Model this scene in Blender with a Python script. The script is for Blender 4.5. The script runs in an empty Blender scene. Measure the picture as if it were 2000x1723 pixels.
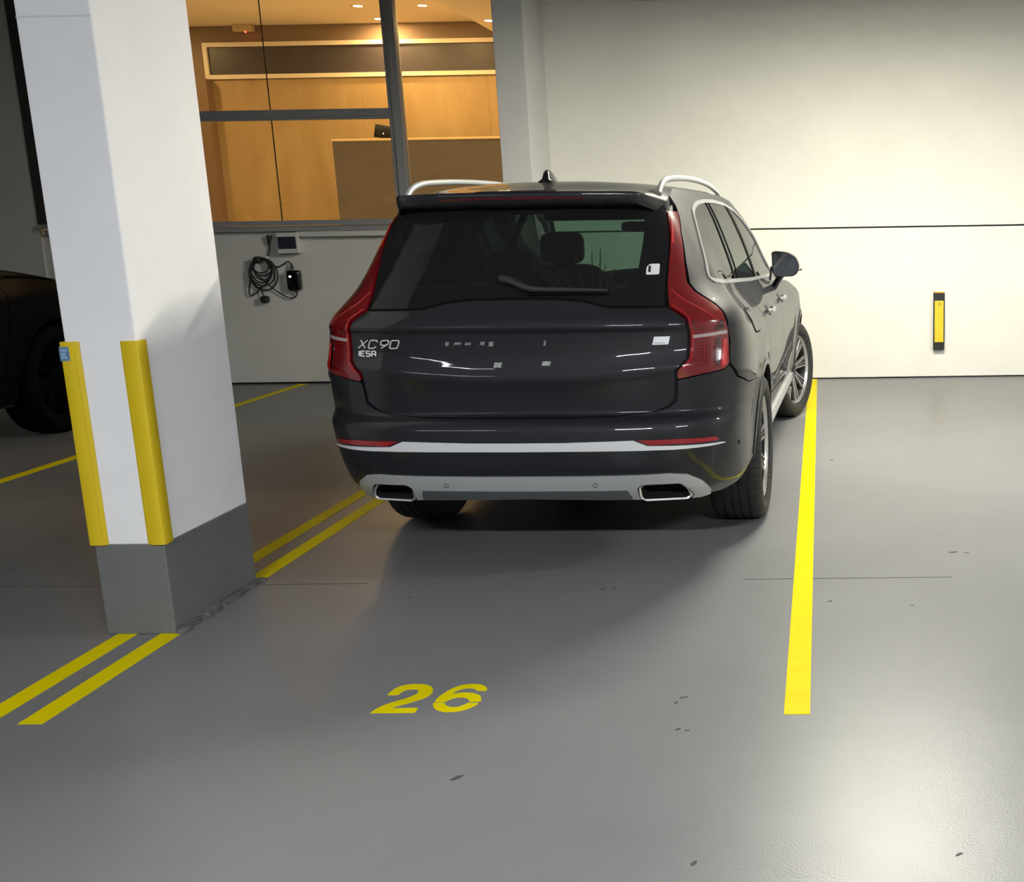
import bpy, bmesh, math, random
import numpy as np
from mathutils import Vector, Matrix
from mathutils.geometry import delaunay_2d_cdt

random.seed(7)
C = bpy.context.scene.collection
PI = math.pi

# ------------------------------------------------------------------ camera
# x to the right, y away from the viewer towards the back wall, z up; metres.
CAM_H = 1.54
yaw, pitch, roll = .016, .2004, .0161
fwd = Vector((-math.sin(yaw) * math.cos(pitch), math.cos(yaw) * math.cos(pitch), -math.sin(pitch)))
rgt = Vector((math.cos(yaw), math.sin(yaw), 0))
dwn = fwd.cross(rgt)
rgt, dwn = rgt * math.cos(roll) + dwn * math.sin(roll), dwn * math.cos(roll) - rgt * math.sin(roll)
cam = bpy.data.cameras.new('camera')
cam_o = bpy.data.objects.new('camera', cam)
C.objects.link(cam_o)
cam_o.matrix_world = Matrix(((rgt.x, -dwn.x, -fwd.x, 0), (rgt.y, -dwn.y, -fwd.y, 0),
                             (rgt.z, -dwn.z, -fwd.z, CAM_H), (0, 0, 0, 1)))
cam.sensor_fit = 'HORIZONTAL'
cam.sensor_width = 36
cam.lens = 2147 / 2000 * 36          # the photo is the left part of a wider frame: the axis sits right of centre
cam.shift_x = (1000 - 1574.3) / 2000
cam.clip_start = .05
bpy.context.scene.camera = cam_o

# ------------------------------------------------------------------ world, exposure
w = bpy.data.worlds.new('world')
bpy.context.scene.world = w
w.use_nodes = True
w.node_tree.nodes['Background'].inputs[0].default_value = (.5, .53, .6, 1)
w.node_tree.nodes['Background'].inputs[1].default_value = .02
vs = bpy.context.scene.view_settings
vs.view_transform = 'Standard'
vs.look = 'None'
vs.gamma = 1
vs.use_curve_mapping = False
vs.exposure = 0.3
try:
    bpy.context.scene.cycles.use_denoising = True
    bpy.context.scene.cycles.max_bounces = 6
    bpy.context.scene.cycles.use_light_tree = False
    bpy.context.scene.cycles.diffuse_bounces = 2
    bpy.context.scene.cycles.glossy_bounces = 4
    bpy.context.scene.cycles.transmission_bounces = 4
    bpy.context.scene.cycles.caustics_reflective = False
    bpy.context.scene.cycles.caustics_refractive = False
    bpy.context.scene.cycles.use_adaptive_sampling = True
    bpy.context.scene.cycles.adaptive_threshold = .07
    bpy.context.scene.cycles.transparent_max_bounces = 8
    bpy.context.scene.cycles.sample_clamp_indirect = 6
except Exception:
    pass

# bare tube lamps: (x, y, z, length along x, brightness, colour)
LAMPS = [
    (.52, 7.1, 3.2, 1.2, 660, (1, .955, .80)),
    (-1.5, -1.5, 3.35, 1.5, 440, (.93, .96, 1)),
    (-4.7, -1.5, 3.35, 1.5, 45, (.93, .96, 1)),
    (4.6, 4.2, 3.2, 1.5, 470, (.97, .98, 1)),
    (1.9, -1.5, 3.35, 1.5, 440, (.95, .97, 1)),
]
HALL_W = 19

# ------------------------------------------------------------------ materials
MATS = {}
def mat(name, col=(.8, .8, .8), rough=.5, metal=0., coat=0., coat_rough=.03, emit=None, estr=0., noise=None,
        bump=None, spec=.5, trans=0.):
    """principled material; noise = (scale, amount) colour variation, bump = (scale, strength)"""
    if name in MATS:
        return MATS[name]
    m = bpy.data.materials.new(name)
    m.use_nodes = True
    nt = m.node_tree
    b = nt.nodes['Principled BSDF']
    b.inputs['Base Color'].default_value = (*col, 1)
    b.inputs['Roughness'].default_value = rough
    b.inputs['Metallic'].default_value = metal
    b.inputs['Coat Weight'].default_value = coat
    b.inputs['Coat Roughness'].default_value = coat_rough
    b.inputs['Specular IOR Level'].default_value = spec
    b.inputs['Transmission Weight'].default_value = trans
    if emit:
        b.inputs['Emission Color'].default_value = (*emit, 1)
        b.inputs['Emission Strength'].default_value = estr
    if noise or bump:
        tc = nt.nodes.new('ShaderNodeTexCoord')
    if noise:
        n = nt.nodes.new('ShaderNodeTexNoise')
        n.inputs['Scale'].default_value = noise[0]
        n.inputs['Detail'].default_value = 6
        n.inputs['Roughness'].default_value = .62
        nt.links.new(tc.outputs['Object'], n.inputs['Vector'])
        r = nt.nodes.new('ShaderNodeValToRGB')
        a = noise[1]
        r.color_ramp.elements[0].position = .3
        r.color_ramp.elements[1].position = .7
        r.color_ramp.elements[0].color = (*[c * (1 - a) for c in col], 1)
        r.color_ramp.elements[1].color = (*[min(1, c * (1 + a)) for c in col], 1)
        nt.links.new(n.outputs['Fac'], r.inputs['Fac'])
        nt.links.new(r.outputs['Color'], b.inputs['Base Color'])
    if bump:
        n = nt.nodes.new('ShaderNodeTexNoise')
        n.inputs['Scale'].default_value = bump[0]
        n.inputs['Detail'].default_value = 4
        nt.links.new(tc.outputs['Object'], n.inputs['Vector'])
        bp = nt.nodes.new('ShaderNodeBump')
        bp.inputs['Strength'].default_value = bump[1]
        bp.inputs['Distance'].default_value = .01
        nt.links.new(n.outputs['Fac'], bp.inputs['Height'])
        nt.links.new(bp.outputs['Normal'], b.inputs['Normal'])
    MATS[name] = m
    return m

def glass(name, tint, gloss_rough=.0, ior=1.5, grey_film=0.):
    """thin pane: tinted see-through plus mirror reflection by Fresnel"""
    if name in MATS:
        return MATS[name]
    m = bpy.data.materials.new(name)
    m.use_nodes = True
    nt = m.node_tree
    nt.nodes.remove(nt.nodes['Principled BSDF'])
    out = nt.nodes['Material Output']
    t = nt.nodes.new('ShaderNodeBsdfTransparent')
    t.inputs[0].default_value = (*tint, 1)
    g = nt.nodes.new('ShaderNodeBsdfGlossy')
    g.inputs['Roughness'].default_value = gloss_rough
    f = nt.nodes.new('ShaderNodeFresnel')
    f.inputs['IOR'].default_value = ior
    mx = nt.nodes.new('ShaderNodeMixShader')
    nt.links.new(f.outputs[0], mx.inputs[0])
    nt.links.new(t.outputs[0], mx.inputs[1])
    nt.links.new(g.outputs[0], mx.inputs[2])
    last = mx
    if grey_film:      # even grey diffuse layer mixed over the pane
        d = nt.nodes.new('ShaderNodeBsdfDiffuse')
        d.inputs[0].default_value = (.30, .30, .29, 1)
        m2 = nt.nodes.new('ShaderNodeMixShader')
        m2.inputs[0].default_value = grey_film
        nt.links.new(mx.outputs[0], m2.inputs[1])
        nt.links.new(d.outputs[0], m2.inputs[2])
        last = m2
    nt.links.new(last.outputs[0], out.inputs['Surface'])
    MATS[name] = m
    return m

def wood(name, col, dark, scale=(1, 1, 9), rough=.5):
    m = mat(name, col, rough)
    nt = m.node_tree
    if nt.nodes.get('wood_grain'):
        return m
    tc = nt.nodes.new('ShaderNodeTexCoord')
    mp = nt.nodes.new('ShaderNodeMapping')
    mp.inputs['Scale'].default_value = scale
    n = nt.nodes.new('ShaderNodeTexNoise')
    n.name = 'wood_grain'
    n.inputs['Scale'].default_value = 1.6
    n.inputs['Detail'].default_value = 8
    n.inputs['Distortion'].default_value = 1.2
    r = nt.nodes.new('ShaderNodeValToRGB')
    r.color_ramp.elements[0].color = (*dark, 1)
    r.color_ramp.elements[1].color = (*col, 1)
    r.color_ramp.elements[0].position = .3
    r.color_ramp.elements[1].position = .65
    nt.links.new(tc.outputs['Object'], mp.inputs['Vector'])
    nt.links.new(mp.outputs[0], n.inputs['Vector'])
    nt.links.new(n.outputs['Fac'], r.inputs['Fac'])
    nt.links.new(r.outputs['Color'], nt.nodes['Principled BSDF'].inputs['Base Color'])
    return m

def floor_material():
    m = mat('grey_epoxy_floor', (.205, .208, .212), .3, spec=.26)
    nt = m.node_tree
    b = nt.nodes['Principled BSDF']
    tc = nt.nodes.new('ShaderNodeTexCoord')
    def noise(scale, detail=5, rough=.6):
        n = nt.nodes.new('ShaderNodeTexNoise')
        n.inputs['Scale'].default_value = scale
        n.inputs['Detail'].default_value = detail
        n.inputs['Roughness'].default_value = rough
        nt.links.new(tc.outputs['Object'], n.inputs['Vector'])
        return n
    def ramp(src, p0, c0, p1, c1):
        r = nt.nodes.new('ShaderNodeValToRGB')
        r.color_ramp.elements[0].position = p0
        r.color_ramp.elements[1].position = p1
        r.color_ramp.elements[0].color = (*c0, 1)
        r.color_ramp.elements[1].color = (*c1, 1)
        nt.links.new(src, r.inputs['Fac'])
        return r
    big = ramp(noise(.9).outputs['Fac'], .3, (.188, .190, .194), .7, (.222, .225, .228))
    nt.links.new(big.outputs['Color'], b.inputs['Base Color'])
    rr = ramp(noise(5).outputs['Fac'], .3, (.32, .32, .32), .7, (.345, .345, .345))
    nt.links.new(rr.outputs['Color'], b.inputs['Roughness'])
    bn = noise(140, 2)
    bp = nt.nodes.new('ShaderNodeBump')
    bp.inputs['Strength'].default_value = .18
    bp.inputs['Distance'].default_value = .004
    nt.links.new(bn.outputs['Fac'], bp.inputs['Height'])
    nt.links.new(bp.outputs['Normal'], b.inputs['Normal'])
    return m

M_floor = floor_material()
M_wallw = mat('white_wall_paint', (.86, .84, .77), .75, noise=(2.2, .035), bump=(30, .06))
M_wallg = mat('pale_grey_wall_paint', (.64, .63, .59), .75, noise=(2.0, .05), bump=(30, .06))
M_pillar = mat('white_pillar_paint', (.90, .90, .91), .7, noise=(3, .03), bump=(18, .10))
M_colgrey = mat('grey_column_paint', (.74, .74, .72), .7, noise=(3, .04), bump=(18, .08))
M_base = mat('grey_base_paint', (.155, .16, .155), .5, noise=(4, .08), bump=(25, .1))
M_yel = mat('yellow_line_paint', (.80, .66, .001), .5, noise=(9, .05), spec=.05)
M_yelguard = mat('yellow_guard_rubber', (.72, .52, .012), .42, noise=(6, .04))
M_black = mat('black_rubber', (.015, .015, .016), .6)
M_blackgloss = mat('black_gloss_plastic', (.006, .006, .007), .12, coat=.6)
M_frame = mat('grey_aluminium_frame', (.32, .325, .33), .5, metal=.1)
M_ceil = mat('ceiling_paint', (.45, .45, .44), .8, noise=(2, .04))
M_dark = mat('dark_matter', (.012, .012, .013), .8)
M_pane = glass('clear_pane', (.93, .95, .93))

# ------------------------------------------------------------------ mesh helpers
def link(o, parent=None):
    C.objects.link(o)
    if parent is not None:
        o.parent = parent
    return o

def tag(o, label=None, cat=None, group=None, kind=None):
    if label: o['label'] = label
    if cat: o['category'] = cat
    if group: o['group'] = group
    if kind: o['kind'] = kind
    return o

def empty(name, loc=(0, 0, 0), rz=0., parent=None):
    o = bpy.data.objects.new(name, None)
    o.empty_display_size = .1
    o.location = loc
    o.rotation_euler = (0, 0, rz)
    return link(o, parent)

def obj(name, verts, faces, m, parent=None, smooth=False, normals=None):
    me = bpy.data.meshes.new(name)
    me.from_pydata([tuple(map(float, v)) for v in verts], [], [tuple(map(int, f)) for f in faces])
    me.materials.append(m)
    if smooth:
        me.polygons.foreach_set('use_smooth', [True] * len(me.polygons))
    me.update()
    if normals is not None and me.validate(clean_customdata=False):
        print('fixed mesh', name)
    if normals is not None:
        nn = []
        for p in me.polygons:
            for vi in p.vertices:
                n = normals[vi]
                q = Vector(n) if n is not None else p.normal.copy()
                if not (q.length > .5): q = Vector((0, 0, 1))
                nn.append(tuple(q))
        me.normals_split_custom_set(nn)
    return link(bpy.data.objects.new(name, me), parent)

class MB:
    """collects shapes of ONE object"""
    def __init__(s): s.v, s.f = [], []
    def add(s, v, f):
        k = len(s.v)
        s.v += [tuple(p) for p in v]
        s.f += [tuple(i + k for i in q) for q in f]
        return s
    def box(s, x0, x1, y0, y1, z0, z1):
        return s.add([(x0, y0, z0), (x1, y0, z0), (x1, y1, z0), (x0, y1, z0), (x0, y0, z1), (x1, y0, z1), (x1, y1, z1), (x0, y1, z1)],
                     [(0, 3, 2, 1), (4, 5, 6, 7), (0, 1, 5, 4), (1, 2, 6, 5), (2, 3, 7, 6), (3, 0, 4, 7)])
    def prism(s, poly, axis, a0, a1):
        """poly of 2D points extruded along axis (0,1,2) between a0 and a1"""
        n = len(poly)
        def P(p, a):
            return {0: (a, p[0], p[1]), 1: (p[0], a, p[1]), 2: (p[0], p[1], a)}[axis]
        v = [P(p, a0) for p in poly] + [P(p, a1) for p in poly]
        f = [(i, (i + 1) % n, n + (i + 1) % n, n + i) for i in range(n)] + [tuple(range(n))[::-1], tuple(range(n, 2 * n))]
        return s.add(v, f)
    def tube(s, pts, r, n=8, closed=False, flat=None):
        pts = [Vector(p) for p in pts]
        N = len(pts)
        rr = r if hasattr(r, '__len__') else [r] * N
        up = Vector((0, 0, 1))
        k = len(s.v)
        prev = None
        for i, p in enumerate(pts):
            a = pts[(i - 1) % N] if (closed or i) else p
            b = pts[(i + 1) % N] if (closed or i < N - 1) else p
            t = (b - a).normalized() if (b - a).length > 1e-9 else Vector((0, 1, 0))
            if prev is None:
                u = t.cross(up)
                if u.length < .05: u = t.cross(Vector((1, 0, 0)))
            else:
                u = prev - t * prev.dot(t)
            u.normalize()
            prev = u
            w_ = t.cross(u)
            for j in range(n):
                c = 2 * PI * j / n
                s.v.append(tuple(p + (u * math.cos(c) * (flat[0] if flat else 1) + w_ * math.sin(c) * (flat[1] if flat else 1)) * rr[i]))
        for i in range(N if closed else N - 1):
            for j in range(n):
                i2 = (i + 1) % N
                s.f.append((k + i * n + j, k + i * n + (j + 1) % n, k + i2 * n + (j + 1) % n, k + i2 * n + j))
        if not closed:
            s.f.append(tuple(k + j for j in range(n))[::-1])
            s.f.append(tuple(k + (N - 1) * n + j for j in range(n)))
        return s
    def lathe(s, prof, n=48, closed=False):
        """profile of (axial x, radius) turned round the x axis"""
        k = len(s.v)
        m = len(prof)
        for i in range(n):
            a = 2 * PI * i / n
            for x, r in prof:
                s.v.append((x, r * math.cos(a), r * math.sin(a)))
        for i in range(n):
            for j in range(m - 1 + (1 if closed else 0)):
                j2 = (j + 1) % m
                i2 = (i + 1) % n
                s.f.append((k + i * m + j, k + i * m + j2, k + i2 * m + j2, k + i2 * m + j))
        return s
    def superell(s, cx, cy, cz, a, b, c, e=.5, nu=24, nv=14):
        k = len(s.v)
        def sp(x, p): return math.copysign(abs(x) ** p, x)
        for i in range(nv + 1):
            ph = -PI / 2 + PI * i / nv
            for j in range(nu):
                th = 2 * PI * j / nu
                s.v.append((cx + a * sp(math.cos(ph), e) * sp(math.cos(th), e), cy + b * sp(math.cos(ph), e) * sp(math.sin(th), e), cz + c * sp(math.sin(ph), e)))
        for i in range(nv):
            for j in range(nu):
                s.f.append((k + i * nu + j, k + i * nu + (j + 1) % nu, k + (i + 1) * nu + (j + 1) % nu, k + (i + 1) * nu + j))
        return s
    def build(s, name, m, parent=None, smooth=False, bevel=0., seg=2, angle=None):
        o = obj(name, s.v, s.f, m, parent, smooth)
        if bevel:
            bm = bmesh.new()
            bm.from_mesh(o.data)
            bmesh.ops.recalc_face_normals(bm, faces=bm.faces)
            es = [e for e in bm.edges if len(e.link_faces) == 2 and e.calc_face_angle(0) > .5]
            bmesh.ops.bevel(bm, geom=es, offset=bevel, segments=seg, profile=.5, affect='EDGES', clamp_overlap=True)
            bm.to_mesh(o.data)
            bm.free()
        elif smooth:
            bm = bmesh.new()
            bm.from_mesh(o.data)
            bmesh.ops.remove_doubles(bm, verts=bm.verts, dist=1e-6)
            bmesh.ops.recalc_face_normals(bm, faces=bm.faces)
            for e in bm.edges:
                if len(e.link_faces) == 2 and e.calc_face_angle(0) > (angle or .7):
                    e.smooth = False
            for f in bm.faces: f.smooth = True
            bm.to_mesh(o.data)
            bm.free()
        return o

def box(name, m, x0, x1, y0, y1, z0, z1, parent=None, bevel=0.):
    return MB().box(x0, x1, y0, y1, z0, z1).build(name, m, parent, bevel=bevel)

def round_poly(poly, r, n=5):
    """round every corner of a closed polygon"""
    out = []
    N = len(poly)
    for i in range(N):
        p, a, b = np.array(poly[i], float), np.array(poly[i - 1], float), np.array(poly[(i + 1) % N], float)
        u, v = a - p, b - p
        lu, lv = np.linalg.norm(u), np.linalg.norm(v)
        d = min(r, .45 * lu, .45 * lv)
        q0, q1 = p + u / lu * d, p + v / lv * d
        for k in range(n + 1):
            t = k / n
            out.append(tuple(q0 * (1 - t) ** 2 + p * 2 * t * (1 - t) + q1 * t * t))
    return out

def clean_poly(poly, eps=1e-4):
    out = []
    for p in poly:
        if not out or math.hypot(p[0] - out[-1][0], p[1] - out[-1][1]) > eps:
            out.append((float(p[0]), float(p[1])))
    if math.hypot(out[0][0] - out[-1][0], out[0][1] - out[-1][1]) < eps:
        out.pop()
    return out

def area(poly):
    return .5 * sum(poly[i - 1][0] * poly[i][1] - poly[i][0] * poly[i - 1][1] for i in range(len(poly)))

def densify(poly, d):
    out = []
    for i in range(len(poly)):
        a, b = poly[i], poly[(i + 1) % len(poly)]
        n = max(1, int(math.ceil(math.hypot(b[0] - a[0], b[1] - a[1]) / d)))
        out += [(a[0] + (b[0] - a[0]) * k / n, a[1] + (b[1] - a[1]) * k / n) for k in range(n)]
    return out

def inset(poly, d):
    """move every edge of a closed polygon inwards by d"""
    poly = clean_poly(poly)
    if area(poly) < 0: poly = poly[::-1]
    n = len(poly)
    out = []
    for i in range(n):
        p0, p, p1 = poly[i - 1], poly[i], poly[(i + 1) % n]
        e0 = np.array([p[0] - p0[0], p[1] - p0[1]]); e1 = np.array([p1[0] - p[0], p1[1] - p[1]])
        e0 /= np.linalg.norm(e0); e1 /= np.linalg.norm(e1)
        n0 = np.array([-e0[1], e0[0]]); n1 = np.array([-e1[1], e1[0]])
        b = n0 + n1
        b = b / max(.35, 1 + float(n0 @ n1))
        out.append((p[0] + b[0] * d, p[1] + b[1] * d))
    return out

def clip(poly, a, b, c):
    """keep the part of a polygon with a*x + b*y >= c"""
    out = []
    for i in range(len(poly)):
        p, q = poly[i - 1], poly[i]
        dp, dq = a * p[0] + b * p[1] - c, a * q[0] + b * q[1] - c
        if dp * dq < 0:
            t = dp / (dp - dq)
            out.append((p[0] + (q[0] - p[0]) * t, p[1] + (q[1] - p[1]) * t))
        if dq >= 0: out.append(q)
    return out

def inside(px, py, poly):
    r = np.zeros(len(px), bool)
    n = len(poly)
    for i in range(n):
        x0, y0 = poly[i - 1]
        x1, y1 = poly[i]
        c = ((y0 > py) != (y1 > py))
        with np.errstate(divide='ignore', invalid='ignore'):
            xx = (x1 - x0) * (py - y0) / (y1 - y0) + x0
        r ^= c & (px < xx)
    return r

def patch_mesh(poly, surf, off=0., th=.012, d=.03, ka=1., holes=(), sgn=1.):
    """a sheet cut to a closed outline and laid on a curved surface surf(a, b), with turned-in edges"""
    loops = [densify([(p[0] * ka, p[1]) for p in clean_poly(q)], d * .8) for q in (poly, *holes)]
    pts, edges, bnd = [], [], []
    for lp in loops:
        k = len(pts)
        pts += lp
        edges += [(k + i, k + (i + 1) % len(lp)) for i in range(len(lp))]
        bnd.append(list(range(k, k + len(lp))))
    P = np.array(pts)
    gx, gy = np.meshgrid(np.arange(P[:, 0].min(), P[:, 0].max(), d), np.arange(P[:, 1].min(), P[:, 1].max(), d))
    gx = gx + (np.arange(gx.shape[0])[:, None] % 2) * d * .5
    gx, gy = gx.ravel(), gy.ravel()
    k = inside(gx, gy, loops[0])
    for h in loops[1:]: k &= ~inside(gx, gy, h)
    gx, gy = gx[k], gy[k]
    if len(gx):
        md = np.full(len(gx), 9.)
        for i0 in range(0, len(P), 200):
            md = np.minimum(md, np.hypot(gx[:, None] - P[None, i0:i0 + 200, 0], gy[:, None] - P[None, i0:i0 + 200, 1]).min(1))
        k = md > d * .45
        pts += list(zip(gx[k].tolist(), gy[k].tolist()))
    r = delaunay_2d_cdt([Vector(p) for p in pts], edges, [], 1, 1e-7)
    V = np.array([tuple(v) for v in r[0]])
    F = [tuple(f) for f in r[2]]
    if len(loops) > 1:
        ct = np.array([V[list(f)].mean(0) for f in F])
        bad = np.zeros(len(F), bool)
        for h in loops[1:]: bad |= inside(ct[:, 0], ct[:, 1], h)
        F = [f for f, b_ in zip(F, bad) if not b_]
    a, b = V[:, 0] / ka, V[:, 1]
    e = 1e-4
    Q = surf(a, b)
    N = np.cross(surf(a + e, b) - surf(a - e, b), surf(a, b + e) - surf(a, b - e)) * sgn
    N /= np.maximum(np.linalg.norm(N, axis=1, keepdims=True), 1e-12)
    T = Q + N * off
    # face winding along the outward normal
    F2 = []
    for f in F:
        n = np.cross(T[f[1]] - T[f[0]], T[f[2]] - T[f[0]])
        F2.append(f if n @ N[f[0]] >= 0 else f[::-1])
    verts = [tuple(p) for p in T]
    norms = [tuple(n) for n in N]
    # turned edges
    cnt = {}
    for f in F2:
        for i in range(len(f)):
            ed = (f[i], f[(i + 1) % len(f)])
            cnt[ed] = 1
    k0 = len(verts)
    mp = {}
    def dup(i, low):
        key = (i, low)
        if key not in mp:
            mp[key] = len(verts)
            verts.append(tuple(T[i] - N[i] * (th if low else 0)))
            norms.append(None)
        return mp[key]
    if th:
        for (i, j) in list(cnt):
            if (j, i) not in cnt:
                F2.append((dup(j, 0), dup(i, 0), dup(i, 1), dup(j, 1)))
    return verts, F2, norms

def patch(name, poly, surf, m, parent, off=0., th=.012, d=.03, ka=1., holes=(), sgn=1., mirror=False):
    v, f, n = patch_mesh(poly, surf, off, th, d, ka, holes, sgn)
    if mirror:
        v = [(-p[0], p[1], p[2]) for p in v]
        n = [None if q is None else (-q[0], q[1], q[2]) for q in n]
        f = [q[::-1] for q in f]
    return obj(name, v, f, m, parent, True, n)

# ================================================================== the garage
CEIL = 3.95
def struct(o, label=None):
    o['kind'] = 'structure'
    if label: o['label'] = label
    return o

floor = struct(box('floor', M_floor, -14, 8, -8, 10.95, -.2, 0), 'grey painted garage floor with yellow bay markings')
struct(box('ceiling', M_ceil, -14, 8, -8, 10.95, CEIL, CEIL + .15), 'grey painted garage ceiling')
struct(box('wall_left', M_wallg, -14.2, -14, -8, 10.95, 0, CEIL), 'grey side wall beyond the left bays')
struct(box('wall_right', M_wallw, 8, 8.2, -8, 10.95, 0, CEIL), 'white side wall beyond the right bays')
struct(box('wall_front', M_wallg, -14, 8, -8.2, -8, 0, CEIL), 'grey wall behind the viewer')
# back wall right of the column: two courses with an open joint between
wb = struct(box('wall_back', M_wallw, -2.56, 8, 10.6, 10.78, .012, 1.434, bevel=.004), 'bright white back wall beside the car, lower course')
struct(box('wall_back_upper', M_wallw, -2.56, 8, 10.6, 10.78, 1.448, CEIL, bevel=.004), 'bright white back wall above the dark joint')
struct(box('wall_back_core', M_dark, -2.5, 8, 10.625, 10.9, 0, CEIL), 'dark joint core of the back wall')
struct(box('trim_1', M_wallw, -2.53, 8, 10.38, 10.6, 3.50, CEIL, bevel=.006), 'pale beam along the top of the back wall')
# wall under the hall window
struct(box('wall_window', M_wallg, -7.6, -2.6, 10.77, 10.93, .02, 1.49), 'grey wall under the lit window')
struct(box('wall_window_core', M_dark, -7.6, -2.6, 10.80, 10.93, 0, .02), 'dark slit at the foot of the grey wall')
struct(box('wall_window_side', M_wallg, -14, -7.56, 10.74, 10.93, 0, CEIL), 'dim grey wall at far left beyond the pillar')
struct(box('wall_window_top', M_wallg, -7.6, -2.6, 10.77, 10.93, 3.72, CEIL), 'grey lintel over the lit window')

# floor markings: thin painted films on the floor
def mark(name, x0, x1, y0, y1, label, m=M_yel):
    o = box(name, m, x0, x1, y0, y1, 0, .0016, floor)
    o['label'] = label
    return o
mark('bay_line', -.136, -.053, 3.236, 10.595, 'broad yellow bay line running to the back wall right of the car')
mark('bay_line', -2.575, -2.495, 3.215, 10.76, 'right one of the double yellow lines under the pillar')
mark('bay_line', -2.743, -2.665, 3.215, 10.76, 'left one of the double yellow lines under the pillar')
mark('bay_line', -5.20, -5.12, 3.215, 10.76, 'thin yellow bay line on the dark floor left of the pillar')
mark('bay_line', 2.33, 2.41, 3.236, 10.595, 'yellow bay line of the next empty bay on the right')
M_joint = mat('floor_joint_sealant', (.075, .073, .07), .7)
for x0, x1 in ((-13.9, -2.79), (-2.50, -2.0), (-.35, -.136), (-.053, .55)):
    mark('floor_joint', x0, x1, 4.567, 4.570, 'hairline joint across the grey floor', M_joint)

M_scuff = mat('dark_scuff', (.05, .05, .05), .7)
for i, (x, y, r, an) in enumerate(((-.95, 4.46, .014, .3), (-.90, 4.47, .010, .9), (-.47, 3.37, .016, .4), (-.49, 3.33, .012, 1.2), (-.46, 3.14, .014, .8), (-.43, 3.13, .008, .2), (.60, 4.93, .022, .1), (.66, 4.92, .014, .0), (.80, 4.00, .016, .5),
                                  (-.06, 4.32, .012, .9), (.02, 4.28, .013, .7), (.05, 6.95, .018, .1), (.35, 4.22, .008, 0), (-.33, 2.42, .014, 1.1), (-1.05, 2.85, .022, .8), (-1.75, 4.38, .008, .4), (.32, 2.45, .012, .6))):
    q = [(x + r * (.7 + .5 * random.random()) * math.cos(t) * 1.0, y + r * (.25 + .25 * random.random()) * math.sin(t)) for t in np.arange(9) * 2 * PI / 9]
    q = [(x + (a - x) * math.cos(an) - (b - y) * math.sin(an), y + (a - x) * math.sin(an) + (b - y) * math.cos(an)) for a, b in q]
    MB().prism(q, 2, 0, .0009).build('scuff_mark', M_scuff, floor)
TWO = [(-1.47, 3.271), (-1.463, 3.297), (-1.453, 3.318), (-1.436, 3.342), (-1.411, 3.364), (-1.39, 3.382), (-1.377, 3.399), (-1.369, 3.416), (-1.369, 3.43), (-1.375, 3.444), (-1.386, 3.452), (-1.402, 3.454), (-1.415, 3.451), (-1.424, 3.437), (-1.428, 3.42), (-1.429, 3.408), (-1.467, 3.409), (-1.465, 3.429), (-1.46, 3.455), (-1.449, 3.476), (-1.43, 3.49), (-1.402, 3.494), (-1.371, 3.492), (-1.35, 3.481), (-1.335, 3.466), (-1.324, 3.443), (-1.319, 3.42), (-1.322, 3.401), (-1.335, 3.377), (-1.357, 3.357), (-1.382, 3.336), (-1.402, 3.32), (-1.417, 3.305), (-1.325, 3.307), (-1.324, 3.271)]
SIX_A = [(-1.289, 3.353), (-1.288, 3.372), (-1.285, 3.397), (-1.277, 3.425), (-1.265, 3.453), (-1.248, 3.476), (-1.227, 3.487), (-1.204, 3.491), (-1.178, 3.486), (-1.156, 3.471), (-1.144, 3.453), (-1.14, 3.435), (-1.173, 3.436), (-1.18, 3.446), (-1.192, 3.454), (-1.211, 3.458), (-1.228, 3.452), (-1.241, 3.438), (-1.247, 3.421), (-1.25, 3.403), (-1.242, 3.413), (-1.223, 3.421), (-1.199, 3.421), (-1.175, 3.414), (-1.154, 3.4), (-1.142, 3.38), (-1.136, 3.358), (-1.137, 3.349), (-1.173, 3.35), (-1.18, 3.367), (-1.193, 3.38), (-1.209, 3.386), (-1.225, 3.383), (-1.239, 3.374), (-1.249, 3.36), (-1.251, 3.35)]
SIX_B = [(-1.288, 3.345), (-1.251, 3.344), (-1.246, 3.33), (-1.234, 3.317), (-1.217, 3.309), (-1.201, 3.309), (-1.188, 3.318), (-1.178, 3.332), (-1.174, 3.341), (-1.138, 3.34), (-1.142, 3.323), (-1.154, 3.302), (-1.174, 3.285), (-1.199, 3.275), (-1.224, 3.274), (-1.248, 3.282), (-1.268, 3.299), (-1.281, 3.318), (-1.287, 3.334)]
flat = lambda x, y: np.stack([x, y, 0 * x], -1)
def digit(name, polys, label):
    V, F = [], []
    for p in polys:
        v, f, n = patch_mesh(round_poly(p, .006, 3), flat, .0016, .0015, .02)
        F += [tuple(i + len(V) for i in q) for q in f]
        V += v
    o = obj(name, V, F, M_yel, floor)
    o['label'] = label
digit('bay_digit_two', [TWO], 'slanted yellow stencilled figure 2 on the floor')
digit('bay_digit_six', [SIX_A, SIX_B], 'slanted yellow stencilled figure 6 split across its bowl')

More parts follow.
